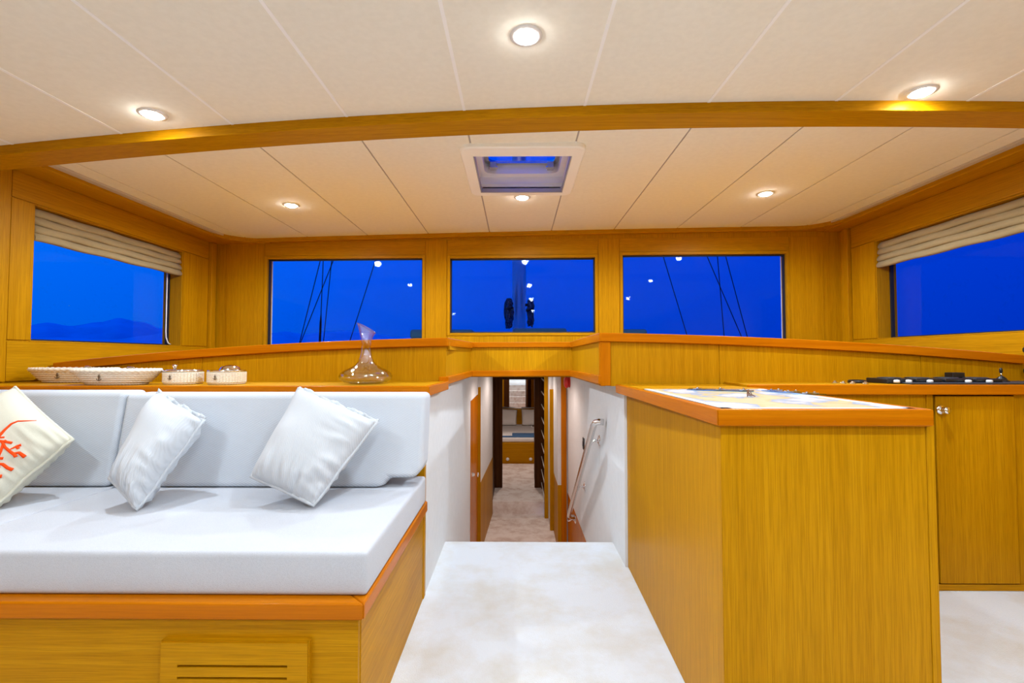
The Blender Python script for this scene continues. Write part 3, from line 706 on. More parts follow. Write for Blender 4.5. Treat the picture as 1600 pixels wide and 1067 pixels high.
def back_cushion(x0, x1, zt_, notch, label, dz=0):
    mb = MB(); z0 = ZS + .002
    prof = [(x0, z0), (x1, z0), (x1, zt_), (x0, zt_)]
    if notch: prof = [(x0, z0), (-.508, z0), (-.490, z0 + .012), (-.478, z0 + .034), (-.382, z0 + .034), (x1, z0 + .068), (x1, zt_), (x0, zt_)]
    def y_f(z): return 1.770 + (z - z0) / (zt_ - z0) * .065
    r0 = [(x, y_f(z), z) for x, z in prof]; r1 = [(x, y_f(z) + .125, z) for x, z in prof]
    mb.loft([r0, r1]); o = mb.build('back_cushion', 'back', origin=((x0 + x1) / 2, 1.83, z0), bevel=.020, seg=4)
    return tag(o, label, 'cushion', 'sofa back cushions')
back_cushion(-1.522, -.352, .858, True, 'pale grey back cushion with a notched corner by the stairwell')
back_cushion(XL + .015, -1.526, .866, False, 'pale grey back cushion behind the coral pillow')
# shelf behind the sofa
sh = thing('rear_shelf', (-1.4, 2.2, .84), 'long orange shelf behind the sofa carrying bowls and decanter', 'shelf')
MB().prism([(XL + .012, 1.995), (-.375, 1.995), (-.362, YPL - .001), (XL + .012, YPL - .001)], 'Z', .842, .879).build('board', 'oak_x', sh)
MB().prism([(XL + .012, 1.972), (-.362, 1.972), (-.385, 1.995), (XL + .012, 1.995)], 'Z', .838, .880).build('front_edge', 'trim_x', sh, bevel=.004)
MB().prism([(-.362, 1.972), (-.340, YPL - .022), (-.362, YPL - .022), (-.385, 1.995)], 'Z', .838, .880).build('side_edge', 'trim_y', sh, bevel=.004)

# ---------------------------------------------------------------- rope bowls, decanter
ZSH = .880
def rope_ring(mb, cx, cy, z, a, b, r, nt_=240, ns=6, tw=58, d=.5):
    rings = []
    for i in range(nt_):
        t = 2 * math.pi * i / nt_; c = Vector((cx + a * math.cos(t), cy + b * math.sin(t), z))
        nr = Vector((b * math.cos(t), a * math.sin(t), 0)).normalized()
        ring = []
        for k in range(ns):
            p = 2 * math.pi * k / ns; rr = r * (1 + .34 * math.cos(2 * p + tw * t))
            ring.append(c + nr * (rr * math.cos(p)) + Vector((0, 0, rr * math.sin(p))))
        rings.append(ring)
    rings.append(rings[0]); mb.loft(rings, caps=False, smooth=True)
def anchor(parent, c, s, mat='black'):
    x, y, z = c; mb = MB()
    mb.box(x - .10 * s, x + .10 * s, y - .002, y + .001, z - .7 * s, z + .6 * s); mb.box(x - .45 * s, x + .45 * s, y - .002, y + .001, z + .25 * s, z + .42 * s)
    mb.tube([(x + .22 * s * math.cos(t), y - .0005, z + .82 * s + .22 * s * math.sin(t)) for t in linsp(0, 2 * math.pi, 13)[:-1]], .07 * s, 5, closed=True)
    mb.tube([(x + .75 * s * math.cos(t), y - .0005, z - .05 * s + .75 * s * math.sin(t)) for t in linsp(math.pi * 1.08, math.pi * 1.92, 11)], .11 * s, 5)
    mb.build('anchor_emblem', mat, parent)
def big_bowl(px, Y, label, W, D):
    c = atY(px, 598, Y); cx = c.x; root = thing('rope_bowl', (cx, Y, ZSH), label, 'bowl', 'oval rope bowls')
    mb = MB(); n = 6
    for k in range(n):
        f = k / (n - 1); rope_ring(mb, cx, Y, ZSH + .006 + k * .0092, W * (.70 + .27 * f ** .8), D * (.70 + .27 * f ** .8), .0058)
    mb.build('coils', 'rope', root)
    rm_ = MB(); rope_ring(rm_, cx, Y, ZSH + .006 + n * .0092, W, D, .0085, tw=44); rm_.build('rim', 'rope', root)
    MB().lathe([(.0, .004), (.66 * W, .004), (.89 * W, .045), (.92 * W, .056), (.86 * W, .045), (.65 * W, .012), (0, .012)], (cx, Y, ZSH), 40, sy=D / W).build('liner', 'steel', root)
    MB().tube([(cx - .022, Y + D * .8, ZSH + .058), (cx - .014, Y + D * .8, ZSH + .073), (cx + .014, Y + D * .8, ZSH + .073), (cx + .022, Y + D * .8, ZSH + .058)], .0035).build('handle', 'chrome', root)
    anchor(root, (cx, Y - D * .92 - .006, ZSH + .032), .014, 'bronze')
    return root
big_bowl(116, 2.282, 'oval cream rope bowl standing farthest left on the shelf, behind its twin', .200, .088)
big_bowl(182.5, 2.085, 'oval cream rope bowl in front of its twin, next to a round tin', .182, .092)
def round_bowl(px, Y, label, dome):
    c = atY(px, 598, Y); cx = c.x; root = thing('rope_tin', (cx, Y, ZSH), label, 'bowl', 'round rope tins')
    mb = MB()
    for k in range(8): rope_ring(mb, cx, Y, ZSH + .004 + k * .0066, .074 - (.004 if k == 0 else 0), .074 - (.004 if k == 0 else 0), .0042, 180, 6, 40)
    mb.build('coils', 'rope', root)
    MB().lathe([(0, .002), (.070, .002), (.071, .054), (.078, .056), (.078, .062), (.066, .060), (0, .050)], (cx, Y, ZSH), 32).build('tin', 'chrome', root)
    if dome:
        lid = MB().lathe([(.045, 0), (.044, .008), (.036, .018), (.02, .025), (0, .027)], (0, 0, 0), 24)
        rot = Euler((R(10), R(8), 0)).to_matrix(); lid.v = [rot @ v + Vector((cx + .014, Y, ZSH + .057)) for v in lid.v]; lid.build('lid', 'chrome', root)
    else:
        MB().lathe([(.068, .060), (.066, .064), (0, .066)], (cx, Y, ZSH), 28).build('lid', 'chrome', root)
        MB().lathe([(.006, .06), (.006, .072), (.010, .076), (.010, .084), (0, .088)], (cx - .046, Y + .01, ZSH), 14).build('knob', 'chrome', root)
    anchor(root, (cx - .004, Y - .080, ZSH + .032), .011, 'bronze')
round_bowl(286.5, 2.13, 'round rope tin with a flat chrome lid and small knob', False)
round_bowl(354.5, 2.13, 'round rope tin with a domed chrome lid askew', True)
dc = atY(571.5, 600, 2.17)
prof = [(.001, .004), (.06, .002), (.095, .006), (.113, .018), (.119, .032), (.114, .046), (.098, .058), (.072, .070), (.05, .082), (.037, .098), (.028, .120), (.0225, .150), (.021, .172), (.0235, .20), (.030, .226), (.037, .248), (.040, .258)]
inner = [(max(r - .0025, .001), h + .0022) for r, h in prof[::-1]]
dm = MB()
def shear(v):
    h = v.z; k = max(0, (h - .17) / .088); return Vector((v.x + dc.x, v.y + dc.y, ZSH + h - (v.x + .0) * .58 * k - .004 * k))
dm.lathe(prof, (0, 0, 0), 48, caps=False); dm.lathe(inner[:-1], (0, 0, 0), 48, caps=False); dm.v = [shear(v) for v in dm.v]
deco = thing('decanter', (dc.x, dc.y, ZSH), 'clear glass wine decanter with a slanted rim on the shelf', 'decanter')
dm.build('body', 'clear', deco)
rimp = [shear(Vector((.040 * math.cos(t), .040 * math.sin(t), .258))) for t in linsp(0, 2 * math.pi, 33)[:-1]]
MB().tube(rimp, .0022, 6, closed=True).build('lip', 'thick', deco)
bb = MB().lathe([(0, .001), (.07, .001), (.075, .006), (.05, .012), (0, .014)], (dc.x, dc.y, ZSH), 32); bb.build('foot', 'thick', deco)

# ---------------------------------------------------------------- chart island and helm counter
isl = thing('chart_island', (.79, 1.7, 0), 'oak island with an orange rim in front of the helm counter', 'counter')
IX0, IX1, IY0 = .511, 1.040, 1.196
MB().prism([(IX0, IY0 + .002), (IX0 + .02, IY0 + .002), (.552, YPR - .002), (.532, YPR - .002)], 'Z', .002, .832).build('side_panel', 'oak_z', isl)
MB().box(IX0 + .001, IX1 - .022, IY0, IY0 + .02, .002, .832).build('front_panel', 'oak_z', isl)
MB().box(IX1 - .021, IX1, IY0 - .002, IY0 + .02, .002, .832).build('corner_post', 'oak_z', isl, bevel=.002)
MB().box(IX1 - .02, IX1, IY0 + .02, 2.048, .002, .832).build('side_panel', 'oak_z', isl)
MB().box(.523, .548, 2.302, 2.335, .002, .866).build('rear_post', 'oak_z', isl, bevel=.002)
TX0, TX1, TY0, TXR = .495, 1.025, IY0 - .02, .474
tz0, tz1 = .830, .872
MB().prism([(TX0, TY0), (TX1, TY0), (TX1 - .022, TY0 + .022), (TX0 + .022, TY0 + .022)], 'Z', tz0, tz1).build('front_rim', 'trim_x', isl, bevel=.004)
MB().prism([(TX0, TY0), (TX0 + .022, TY0 + .022), (TXR + .024, YPR - .022), (TXR, YPR - .022)], 'Z', tz0, tz1).build('side_rim', 'trim_y', isl, bevel=.004)
MB().prism([(TX1, TY0), (TX1, 2.046), (TX1 - .022, 2.046), (TX1 - .022, TY0 + .022)], 'Z', tz0, tz1).build('side_rim', 'trim_y', isl, bevel=.004)
MB().prism([(.508, 1.94), (TX1 - .022, 1.94), (TX1 - .022, 2.046), (.99, 2.046), (.99, YPR - .022), (.50, YPR - .022)], 'Z', tz0, tz1 - .001).build('top_board', 'oak_x', isl)
MB().box(TX0 + .030, TX1 - .022, TY0 + .022, 1.94, tz0, tz1 - .006).build('core', 'oak_x', isl)
cx0, cx1, cy0, cy1 = TX0 + .024, TX1 - .024, TY0 + .024, 1.935
ch = MB().box(cx0, cx1, cy0, cy1, tz1 - .006, tz1 - .001).build('chart_top', 'chart', isl); ch['label'] = 'pale sea chart under glass'
mg = MB(); wdt = .022
mg.box(cx0, cx0 + wdt, cy0, cy1, tz1 - .002, tz1 - .0002); mg.box(cx1 - wdt, cx1, cy0, cy1, tz1 - .002, tz1 - .0002); mg.box(cx0, cx1, cy0, cy0 + wdt, tz1 - .002, tz1 - .0002)
mg.build('chart_margin', plain('white_chart_margin', (.84, .86, .9), .2, spec=.2), isl)
ZT = tz1 - .0005
def flat_bar(name, pa, pb, wid, h, mat, label, cat):
    pa = atZ(*pa, ZT); pb = atZ(*pb, ZT); d = (pb - pa); L = d.length; d.normalize(); n = Vector((-d.y, d.x, 0))
    root = thing(name, tuple((pa + pb) / 2), label, cat)
    for off, nm in ((-.62, 'blade'), (.62, 'blade')):
        MB().obox((pa + pb) / 2 + n * wid * off + Vector((0, 0, h / 2)), d, n, Vector((0, 0, 1)), L / 2, wid / 2, h / 2).build(nm, mat, root, bevel=.001)
    for t in (.15, .5, .85):
        p = pa + (pb - pa) * t; MB().obox(p + Vector((0, 0, h + .0015)), (n + d * .25).normalized(), d, Vector((0, 0, 1)), wid * .9, .006, .0015).build('link', 'chrome', root, bevel=.0008)
        for q in (-.6, .6): MB().lathe([(.004, 0), (.004, .004), (0, .005)], tuple(p + n * wid * q + Vector((0, 0, h + .002))), 10).build('rivet', 'chrome', root)
    return root
flat_bar('parallel_ruler', (1075, 608.5), (1178, 611.5), .035, .004, 'ruler', 'blue transparent ruler at the back of the chart', 'ruler')
flat_bar('parallel_ruler', (1200, 610.5), (1280, 617.5), .028, .004, 'ruler', 'blue transparent ruler by the right edge of the chart', 'ruler')
gp = atZ(1169, 619, ZT); sp = thing('folded_spectacles', tuple(gp), 'small brown folded spectacles lying on the chart', 'spectacles')
for s_ in (-1, 1):
    cc = gp + Vector((s_ * .013, s_ * .022, .011)); dd = Vector((.45, .9, 0)).normalized()
    MB().tube([cc + dd * (.018 * math.cos(t)) + Vector((0, 0, .010 * math.sin(t))) for t in linsp(0, 2 * math.pi, 17)[:-1]], .0016, 6, closed=True).build('rim', 'amber', sp)
    MB().add([cc + dd * (.0175 * math.cos(t)) + Vector((0, 0, .0098 * math.sin(t))) for t in linsp(0, 2 * math.pi, 17)[:-1]], [tuple(range(16))]).build('lens', 'clear', sp)
    MB().tube([cc + dd * .02 * s_ + Vector((.004, 0, .004)), gp + Vector((.012, 0, .003 + .002 * s_)), gp + Vector((.010, -.025 * s_, .002))], .0016, 6).build('temple', 'amber', sp)
# helm counter
hc = thing('helm_counter', (1.75, 2.2, 0), 'oak cabinet counter along the fascia carrying the instruments', 'counter')
CY = 2.08
MB().box(IX1 - .02, 1.80, CY, CY + .02, .03, .838).build('front_panel', 'oak_z', hc)
MB().box(1.775, 1.803, CY - .006, CY + .016, .03, .838).build('stile', 'oak_z', hc, bevel=.002)
MB().box(2.156, XR - .002, CY, CY + .02, .03, .838).build('front_panel', 'oak_z', hc)
MB().box(IX1 - .02, XR - .002, CY - .002, CY + .02, .002, .028).build('plinth', 'oak_x', hc)
MB().box(1.80, 2.17, CY + .014, CY + .022, .03, .838).build('carcass', 'dark_z', hc)
dr = MB().box(1.812, 2.148, CY - .008, CY + .012, .034, .832).build('door', 'oak_z', hc, bevel=.002)
kn = atY(1470, 640, CY - .008)
MB().lathe([(0, 0), (.021, 0), (.021, -.003), (.017, -.006), (.010, -.008), (.009, -.018), (.014, -.024), (.016, -.030), (.013, -.036), (0, -.038)], tuple(kn), 24, 'Y').build('knob', 'chrome', dr)
MB().box(1.0, XR - .002, 2.072, YPR - .001, .842, .881).build('top_board', 'oak_x', hc)
MB().box(1.0, XR - .002, 2.05, 2.073, .839, .882).build('front_rim', 'trim_x', hc, bevel=.004)
ZH = .8815
ic = thing('instrument_console', (2.0, 2.16, ZH), 'low black instrument panel on the helm counter', 'console')
def cx_(px, Y=2.15): return atY(px, 592, Y).x
MB().box(cx_(1405), 2.41, 2.085, 2.27, ZH, ZH + .007).build('base_plate', 'console', ic, bevel=.003)
for a, b in ((1369, 1409), (1413, 1453), (1457, 1500), (1504, 1545)):
    x0, x1 = cx_(a, 2.2), cx_(b, 2.2); z0 = ZH if a < 1400 else ZH + .007
    g = MB().box(x0, x1, 2.135, 2.265, z0, ZH + .0225).build('gauge_housing', 'black', ic, bevel=.004)
    MB().lathe([(.045, 0), (.045, .003), (.040, .004), (.038, .002), (0, .002)], ((x0 + x1) / 2, 2.20, ZH + .0225), 24).build('gauge_ring', 'console', g)
for px in (1401, 1420, 1453, 1513, 1546):
    MB().lathe([(.0115, 0), (.0115, .010), (.009, .0125), (0, .0135)], (cx_(px, 2.115), 2.115, ZH + .006), 18).build('button', 'pale_cap', ic)
cb = MB().box(cx_(1483, 2.25), cx_(1502, 2.25), 2.23, 2.275, ZH + .0228, ZH + .047).build('control_box', 'black', bevel=.003); tag(cb, 'small black box standing on the instrument panel', 'box')
jx = cx_(1565, 2.2); js = thing('joystick', (jx, 2.2, ZH + .007), 'black joystick lever with a ribbed boot beside the wall', 'lever')
MB().lathe([(.028, 0), (.028, .004), (.021, .005), (.020, .010), (.017, .011), (.018, .015), (.013, .017), (.013, .020), (.006, .024), (0, .025)], (jx, 2.2, ZH + .007), 22).build('boot', 'black', js)
MB().tube([(jx, 2.2, ZH + .028), (jx - .002, 2.2, ZH + .048)], .0035).build('stick', 'steel', js)
MB().lathe([(.004, 0), (.006, .004), (.0065, .016), (.005, .022), (0, .024)], (jx - .002, 2.2, ZH + .046), 14).build('grip', 'black', js)
for i, (px, Y, r) in enumerate(((1304, 2.17, .013), (1317, 2.13, .012), (1332, 2.12, .013), (1352, 2.10, .012))):
    lab = ['chrome push switch farthest from the instrument panel', 'second chrome push switch from the chart side', 'third chrome push switch, in front of the black dial', 'chrome push switch nearest the instrument panel'][i]
    x = cx_(px, Y); t_ = thing('push_switch', (x, Y, ZH), lab, 'switch', 'chrome push switches')
    MB().lathe([(r, 0), (r, .004), (r * .8, .006), (r * .8, .005), (0, .005)], (x, Y, ZH), 20).build('bezel', 'chrome', t_)
    MB().lathe([(r * .55, .005), (r * .55, .010), (r * .4, .012), (0, .012)], (x, Y, ZH), 16).build('button', 'chrome', t_)
x = cx_(1339, 2.21); t_ = thing('dial', (x, 2.21, ZH), 'low black round dial behind the chrome switches', 'dial')
MB().lathe([(.036, 0), (.036, .010), (.031, .014), (.029, .011), (0, .011)], (x, 2.21, ZH), 28).build('ring', 'black', t_)
MB().lathe([(.028, .0112), (0, .0115)], (x, 2.21, ZH), 24).build('face', 'console', t_)
for z_, lab in ((1.035, 'upper black round fitting on the wall past the joystick'), (.935, 'lower black round fitting on the wall past the joystick')):
    t_ = thing('wall_fitting', (XR - .007, 2.262, z_), lab, 'fitting')
    MB().lathe([(0, 0), (.018, 0), (.018, -.004), (.008, -.008)], (XR - .006, 2.262, z_), 18, 'X').build('rose', 'black', t_)
    MB().lathe([(.007, -.006), (.007, -.014), (.016, -.020), (.019, -.028), (.016, -.036), (0, -.038)], (XR - .006, 2.262, z_), 18, 'X').build('grip', 'black', t_)

# ---------------------------------------------------------------- handrail, bell, switch
XRAIL = .45
hr = thing('handrail', (XRAIL, 3.4, .1), 'steel handrail sloping down the white stairwell wall', 'handrail')
top = atX(928, 664, XRAIL); bot = atX(888.5, 806, XRAIL)
MB().tube([top + Vector((.055, -.012, .018)), top + Vector((.03, -.008, .02)), top + Vector((.008, -.004, .014)), top + Vector((0, .01, -.004)), (top + bot) / 2, bot + Vector((0, -.02, .015)), bot + Vector((.004, .0, .0)), bot + Vector((.022, .012, -.012)), bot + Vector((.05, .014, -.014))], .0185, 14).build('rail', 'steel', hr)
for px, py in ((937, 688), (914, 760), (899.5, 812)):
    w_ = atX(px, py, WX1); dirv = (bot - top).normalized(); t = (w_.y - top.y) / dirv.y; q = top + dirv * t
    br = MB().tube([w_ + Vector((-.002, 0, 0)), w_ + Vector((-.04, 0, -.004)), Vector((q.x + .004, q.y, q.z - .012)), Vector((q.x, q.y, q.z - .004))], .0075, 10).build('bracket', 'chrome', hr)
    MB().lathe([(0, -.014), (.014, -.013), (.033, -.006), (.036, 0), (0, 0)], tuple(w_), 22, 'X').build('flange', 'chrome', br)
ab = atX(890.5, 597, WX1); al = thing('alarm_bell', tuple(ab), 'red alarm sounder high on the stairwell wall under the fascia', 'alarm')
MB().lathe([(0, 0), (.050, 0), (.052, -.010), (.046, -.02)], tuple(ab), 24, 'X').build('base', 'red', al)
MB().lathe([(.046, -.018), (.060, -.026), (.056, -.044), (.035, -.058), (0, -.062)], tuple(ab), 24, 'X').build('dome', 'red', al)
sw = atX(912.5, 693, WX1); s_ = thing('light_switch', tuple(sw), 'small black switch on the white stairwell wall behind the handrail', 'switch')
MB().box(sw.x - .008, sw.x, sw.y - .03, sw.y + .03, sw.z - .045, sw.z + .045).build('plate', 'black', s_, bevel=.003)
MB().box(sw.x - .012, sw.x - .007, sw.y - .012, sw.y + .012, sw.z - .02, sw.z + .02).build('rocker', 'console', s_, bevel=.002)
lp = atX(738.5, 667, WX0); s2 = thing('light_switch', tuple(lp), 'small white switch on the orange cabin door jamb', 'switch')
MB().box(WX0 - .012, WX0 - .004, lp.y - .02, lp.y + .02, lp.z - .035, lp.z + .035).build('plate', 'pale_cap', s2, bevel=.002)
MB().box(WX0 - .005, WX0 - .001, lp.y - .008, lp.y + .008, lp.z - .015, lp.z + .015).build('rocker', 'strip_white', s2)

# ---------------------------------------------------------------- blinds
def blind(sgn, X, y0, y1, ztop, zbot, label):
    root = thing('roman_blind', (X, (y0 + y1) / 2, ztop), label, 'blind')
    n = 4; h = (ztop - zbot) / n
    MB().box(min(X, X + sgn * .02), max(X, X + sgn * .02), y0, y1, ztop - .02, ztop + .004).build('head_rail', 'oak_y', root)
    for k in range(n):
        zc = ztop - h * (k + .5); pr = []
        dx = .004 * k
        for t in linsp(0, 2 * math.pi, 15)[:-1]:
            ct = -sgn * math.cos(t); pr.append((X - sgn * (.004 + dx) - sgn * .030 * ct, zc + h * .56 * math.sin(t) - h * .30 * max(ct, 0)))
        rings = []
        for i, y in enumerate(linsp(y0, y1, 18)):
            wv = .0025 * math.sin(i * 1.1 + k * 2); rings.append([(x_, y, z_ + wv) for x_, z_ in pr])
        MB().loft(rings, smooth=True).build('fold', 'blind', root)
    return root
bl = blind(-1, XL - .040, l1[0] + .004, l1[1] - .004, l1[3] - .004, 1.588, 'beige roman blind folded up over the window with hills')
MB().tube([(XL - .072, l1[1] - .045, z + .0) for z in linsp(1.60, 1.18, 12)] + [(XL - .070, l1[1] - .044, 1.14), (XL - .066, l1[1] - .03, 1.10), (XL - .062, l1[1] - .012, 1.092)], .004, 6).build('cord', 'strip_white', bl)
blind(1, XR + .040, r1[0] + .004, r1[1] - .004, r1[3] - .004, 1.612, 'beige roman blind folded up over the window by the console')

# ---------------------------------------------------------------- roof hatch
ht = thing('roof_hatch', (.03, 2.44, 1.96), 'cream framed roof hatch open to the blue sky', 'hatch')
def rrect(x0, x1, y0, y1, r, n=5):
    pts = []
    for cx, cy, a0 in ((x1 - r, y1 - r, 0), (x0 + r, y1 - r, 90), (x0 + r, y0 + r, 180), (x1 - r, y0 + r, 270)):
        for t in linsp(a0, a0 + 90, n): pts.append((cx + r * math.cos(R(t)), cy + r * math.sin(R(t))))
    return pts
o_ = rrect(-.262, .318, 2.105, 2.745, .05); i_ = rrect(HX0, HX1, HY0, HY1, .012)
zt0 = 1.944
mb = MB(); oo = rrect(-.256, .312, 2.111, 2.739, .046)
mb.loft([[(x, y, 1.972) for x, y in o_], [(x, y, zt0 + .006) for x, y in o_], [(x, y, zt0) for x, y in oo], [(x, y, zt0 + .001) for x, y in i_], [(x, y, 1.975) for x, y in i_]], caps=False)
mb.build('frame', 'cream', ht, sharp=40)
g = MB()
for b in ((HX0, HX0 + .006, HY0, HY1, zt0 - .001, zt0 + .02), (HX1 - .006, HX1, HY0, HY1, zt0 - .001, zt0 + .02), (HX0, HX1, HY1 - .012, HY1, zt0 - .002, zt0 + .02)): g.box(*b)
g.build('inner_track', 'grey_metal', ht)
wl_ = MB(); a, b, c, d = HX0 - .004, HX1 + .004, HY0 - .004, HY1 + .004
wl_.box(a - .01, a, c, d, 1.955, 2.10); wl_.box(b, b + .01, c, d, 1.955, 2.10); wl_.box(a, b, d, d + .01, 1.955, 2.10); wl_.box(a, b, c - .01, c, 1.955, 2.10)
wl_.build('lining', 'well', ht)
# step in the lining (upper coaming slightly smaller)
cm = MB(); lo = rrect(a, b, c, d, .01); up = rrect(a + .03, b - .03, c + .03, d - .04, .05)
cm.loft([[(x, y, 2.035) for x, y in lo], [(x, y, 2.038) for x, y in up], [(x, y, 2.088) for x, y in up]], caps=False); cm.build('coaming', 'well', ht, sharp=40)
lidf = MB(); i2 = rrect(a + .055, b - .055, c + .055, d - .065, .05); o2 = rrect(a, b, c, d, .05)
lidf.loft([[(x, y, 2.088) for x, y in o2], [(x, y, 2.088) for x, y in i2], [(x, y, 2.102) for x, y in i2], [(x, y, 2.102) for x, y in o2], [(x, y, 2.088) for x, y in o2]], caps=False)
lidf.build('lid_frame', 'steel', ht, sharp=40)
MB().add([(x, y, 2.096) for x, y in i2], [tuple(range(len(i2)))]).build('lid_pane', 'acrylic', ht)
for hx in (-.13, .19):
    hh = MB(); hh.box(hx - .018, hx + .018, HY1 - .088, HY1 - .045, 2.052, 2.087).build('hinge', 'grey_metal', ht, bevel=.003)
    MB().tube([(hx - .024, HY1 - .07, 2.06), (hx + .024, HY1 - .07, 2.06)], .008).build('hinge_pin', 'chrome', ht)

# ---------------------------------------------------------------- downlights
def downlight(x, y, z, label, power, r=.038, lens='lens', grp='saloon downlights', size=174, col=LED):
    root = thing('downlight', (x, y, z), label, 'downlight', grp)
    MB().lathe([(r * .86, .004), (r * .86, -.004), (r * 1.0, -.006), (r * 1.28, -.003), (r * 1.32, .004)], (x, y, z), 28, caps=False).build('bezel', 'white_metal', root)
    MB().lathe([(r * .86, -.002), (r * .80, -.008), (r * .55, -.013), (0, -.0155)], (x, y, z), 24).build('lens', lens, root)
    ld = bpy.data.lights.new('lamp', 'SPOT'); ld.energy = power; ld.color = col; ld.spot_size = R(size); ld.spot_blend = 0.5; ld.shadow_soft_size = .03
    lo_ = bpy.data.objects.new('lamp', ld); COL.objects.link(lo_); lo_.parent = root; lo_.location = (0, 0, -.020)
    return root
def dl_px(px, py, zfun, Yg, label, power):
    Y = Yg
    for _ in range(12):
        p = atY(px, py, Y); z = zfun(p.x, p.y); p = atZ(px, py, z); Y = p.y
    return downlight(p.x, p.y, p.z, label, power)
dl_px(822, 55, zr, 1.4, 'lit downlight in the middle of the near ceiling, largest in the photo', P_SALON)
dl_px(238, 178, zr, 1.7, 'lit downlight by the beam on the sofa side', P_SALON)
dl_px(1440, 143, zr, 1.6, 'lit downlight by the beam on the console side', P_SALON * 1.25)
dl_px(455, 320, lambda x, y: zf(x), 2.9, 'lit downlight over the shelf, left of the hatch', P_FWD)
dl_px(816, 308, lambda x, y: zf(x), 2.8, 'lit downlight just beside the hatch frame', P_FWD)
dl_px(1196, 302, lambda x, y: zf(x), 2.8, 'lit downlight over the chart counter, right of the hatch', P_FWD)
for y in (.35, -.9):
    for x in (-1.38, .03, 1.45):
        downlight(x, y, zr(x, y), 'lit downlight behind the camera, %s row, %s' % ('near' if y > 0 else 'far', 'sofa side' if x < -1 else ('middle' if x < 1 else 'console side')), P_SALON * (1.25 if x > 1 else 1.0), grp='downlights behind the camera')
for x, y, z, p, l in ((.04, 4.25, ZC, P_CORR, 'over the stairs'), (.05, 5.35, ZC, P_CORR * .8, 'over the corridor floor'), (.05, 7.6, ZC, P_CABIN, 'over the bed in the far cabin')):
    downlight(x, y, z, 'small lit downlight below deck ' + l, p, .025, 'lens_low', 'corridor downlights', col=(1.0, .80, .70))

# ---------------------------------------------------------------- outside: foredeck, mast, rigging, hills, sea
dk = mk_struct(MB().box(-2.7, 2.7, 3.95, 13, .90, .98).build('floor_foredeck', 'deck'), 'foredeck beyond the windows')
hull = mk_struct(MB().box(-2.75, 2.75, 3.9, 13.2, -1.55, -1.05).build('trim_4', 'hull'), 'hull under the foredeck')
ms = thing('mast', (.05, 8, .98), 'pale mast standing on the foredeck', 'mast')
mc = atY(811, 480, 8.0).x
MB().lathe([(.115, 0), (.115, 11), (.09, 11.2), (0, 11.2)], (mc, 8.0, .98), 28).build('spar', 'mast', ms)
MB().lathe([(.15, 0), (.15, .06), (.125, .10), (.116, .12)], (mc, 8.0, .98), 28, caps=False).build('collar', 'steel', ms)
def coil(px, y0, y1, label, sgn):
    p0, p1 = atY(px, y0, 7.95), atY(px, y1, 7.95); mb = MB()
    root = thing('rope_coil', (p1.x, 7.95, p1.z), label, 'rope', 'rope coils')
    for k in range(11):
        cx = p0.x + sgn * (.0 + random.uniform(-.035, .035)); a = .010 + random.uniform(0, .026); hgt = (p0.z - p1.z) / 2 * random.uniform(.85, 1.0)
        zc = p0.z - hgt; pts = [(cx + a * math.cos(t) + sgn * .03 * math.sin(t * .5), 7.80 + random.uniform(-.01, .01) + .01 * k, zc + hgt * math.sin(t)) for t in linsp(0, 2 * math.pi, 25)[:-1]]
        mb.tube([Vector(p) + Vector((random.uniform(-.012, .012), 0, 0)) for p in pts], .012, 6, closed=True)
    mb.build('loops', 'dark_rope', root)
    MB().tube([(p0.x - .06 * 1, 7.80, p0.z - .18), (p0.x + .06, 7.80, p0.z - .16)], .022, 8).build('wrap', 'rig', root)
    MB().box(min(p0.x, mc + sgn * .10), max(p0.x, mc + sgn * .10), 7.83, 7.87, p0.z - .10, p0.z - .06).build('belaying_pin', 'rig', root)
coil(797, 468, 514, 'dark rope coil hanging on the left of the mast', -1)
coil(827, 470, 512, 'dark rope coil hanging on the right of the mast', 1)
def stay(a, b, label, Y=6.6, r=.0058, bottle=False):
    p, q = atY(*a, Y), atY(*b, Y); d = (p - q)
    t1 = (.985 - q.z) / d.z; base = q + d * t1; topp = base + d * ((4.6 - base.z) / d.z)
    root = thing('shroud', tuple(base), label, 'rigging', 'rigging wires')
    MB().tube([base, base + (topp - base) * .5, topp], r, 6).build('wire', 'rig', root)
    e_ = base + d.normalized() * (.62 if bottle else .22)
    MB().tube([base, base + (e_ - base) * .2, base + (e_ - base) * .8, e_], .01, 8, rad=[.008, .016 if bottle else .009, .016 if bottle else .009, .006]).build('turnbuckle', 'rig', root)
for a, b, l, bt in (((500, 409), (470, 528), 'slanting rigging wire farthest left outside the front windows', 0), ((520, 409), (473, 527), 'rigging wire crossing the others outside the window by the decanter', 0),
    ((505, 409), (500, 528), 'rigging wire with a long dark turnbuckle outside the front window', 1), ((518, 409), (506, 528), 'steep rigging wire just right of the turnbuckle', 0),
    ((586, 409), (552, 516), 'lone slanting rigging wire above the decanter', 0), ((1037, 403), (1072, 519), 'lone slanting rigging wire next to the mast side of the chart window', 0),
    ((1105, 401), (1156, 520), 'rigging wire crossing the upright one outside the chart window', 0), ((1121, 401), (1131, 520), 'near upright rigging wire outside the chart window', 0),
    ((1134, 401), (1166, 520), 'slanting rigging wire farthest right outside the chart window', 0)):
    stay(a, b, l, bottle=bool(bt))
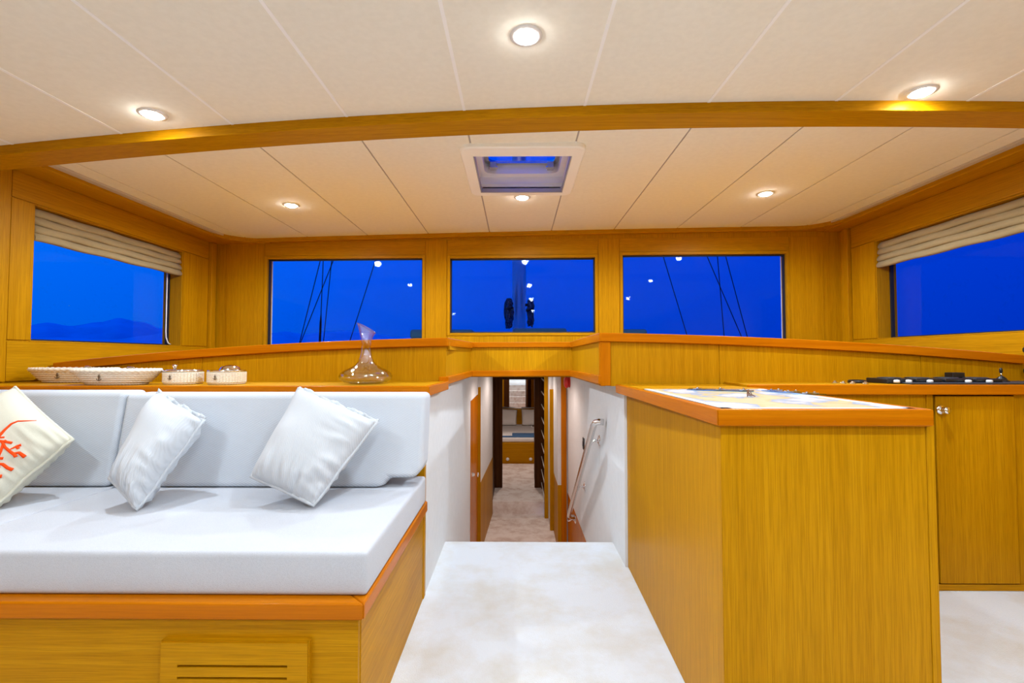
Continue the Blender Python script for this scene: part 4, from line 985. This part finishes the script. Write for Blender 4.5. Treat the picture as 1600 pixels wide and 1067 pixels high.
def deck_cushion(x0, x1, ytop, Y, label, mat='sunbed', dep=.7):
    a, b = atY(x0, ytop, Y), atY(x1, ytop, Y)
    root = thing('sunbed', ((a.x + b.x) / 2, Y + dep / 2, .98), label, 'sunbed', 'deck sunbeds')
    MB().box(a.x + .02, b.x - .02, Y + .03, Y + dep - .02, .98, a.z - .10).build('plinth', 'hull', root)
    MB().box(a.x, b.x, Y, Y + dep, a.z - .10, a.z).build('pad', mat, root, bevel=.03, seg=3)
deck_cushion(801, 886, 512.5, 5.2, 'dark padded sunbed on deck in front of the mast')
deck_cushion(640, 739, 514.5, 5.0, 'dark padded sunbed on deck left of the mast')
deck_cushion(927, 1012, 514, 5.0, 'dark padded sunbed on deck right of the mast')
# hills and sea
def hills(name, pts, dist, th, label):
    rows = []
    P = []
    for (x0, y0), (x1, y1) in zip(pts[:-1], pts[1:]):
        for k in range(8):
            t = k / 8; s = t * t * (3 - 2 * t); P.append((x0 + (x1 - x0) * t, y0 + (y1 - y0) * s + random.uniform(-.25, .25)))
    P.append(pts[-1]); rings = []
    for px, py in P:
        d = ray(px, py); h = Vector((d.x, d.y, 0)); k = dist / h.length; p = CAM + d * k; hd = h.normalized()
        rings.append([(p - hd * th) * Vector((1, 1, 0)) .length * 0 + Vector((p.x - hd.x * th, p.y - hd.y * th, -3)), Vector((p.x - hd.x * th * .45, p.y - hd.y * th * .45, p.z * .62)), p, Vector((p.x + hd.x * th, p.y + hd.y * th, -3))])
    mb = MB(); mb.loft(rings, smooth=True)
    return mk_struct(mb.build(name, 'hill'), label)
hills('hills', [(-420, 520), (-300, 500), (-150, 512), (-40, 507), (35, 509), (75, 504), (110, 509), (157, 503), (185, 497), (222, 503), (252, 513), (300, 521), (360, 524), (420, 521), (445, 518), (475, 522), (510, 518), (540, 517), (575, 520), (620, 526), (700, 536), (800, 548)], 3200, 500, 'blue hills on the horizon')
hills('hills', [(-420, 540), (-200, 528), (0, 529), (90, 527), (180, 530), (230, 524), (262, 519), (300, 528), (420, 531), (520, 530), (600, 545)], 2200, 200, 'low shore in front of the hills')
mk_struct(MB().add([(-6000, -3000, -1.6), (6000, -3000, -1.6), (6000, 7500, -1.6), (-6000, 7500, -1.6)], [(0, 1, 2, 3)]).build('sea', 'sea'), 'dusk sea')
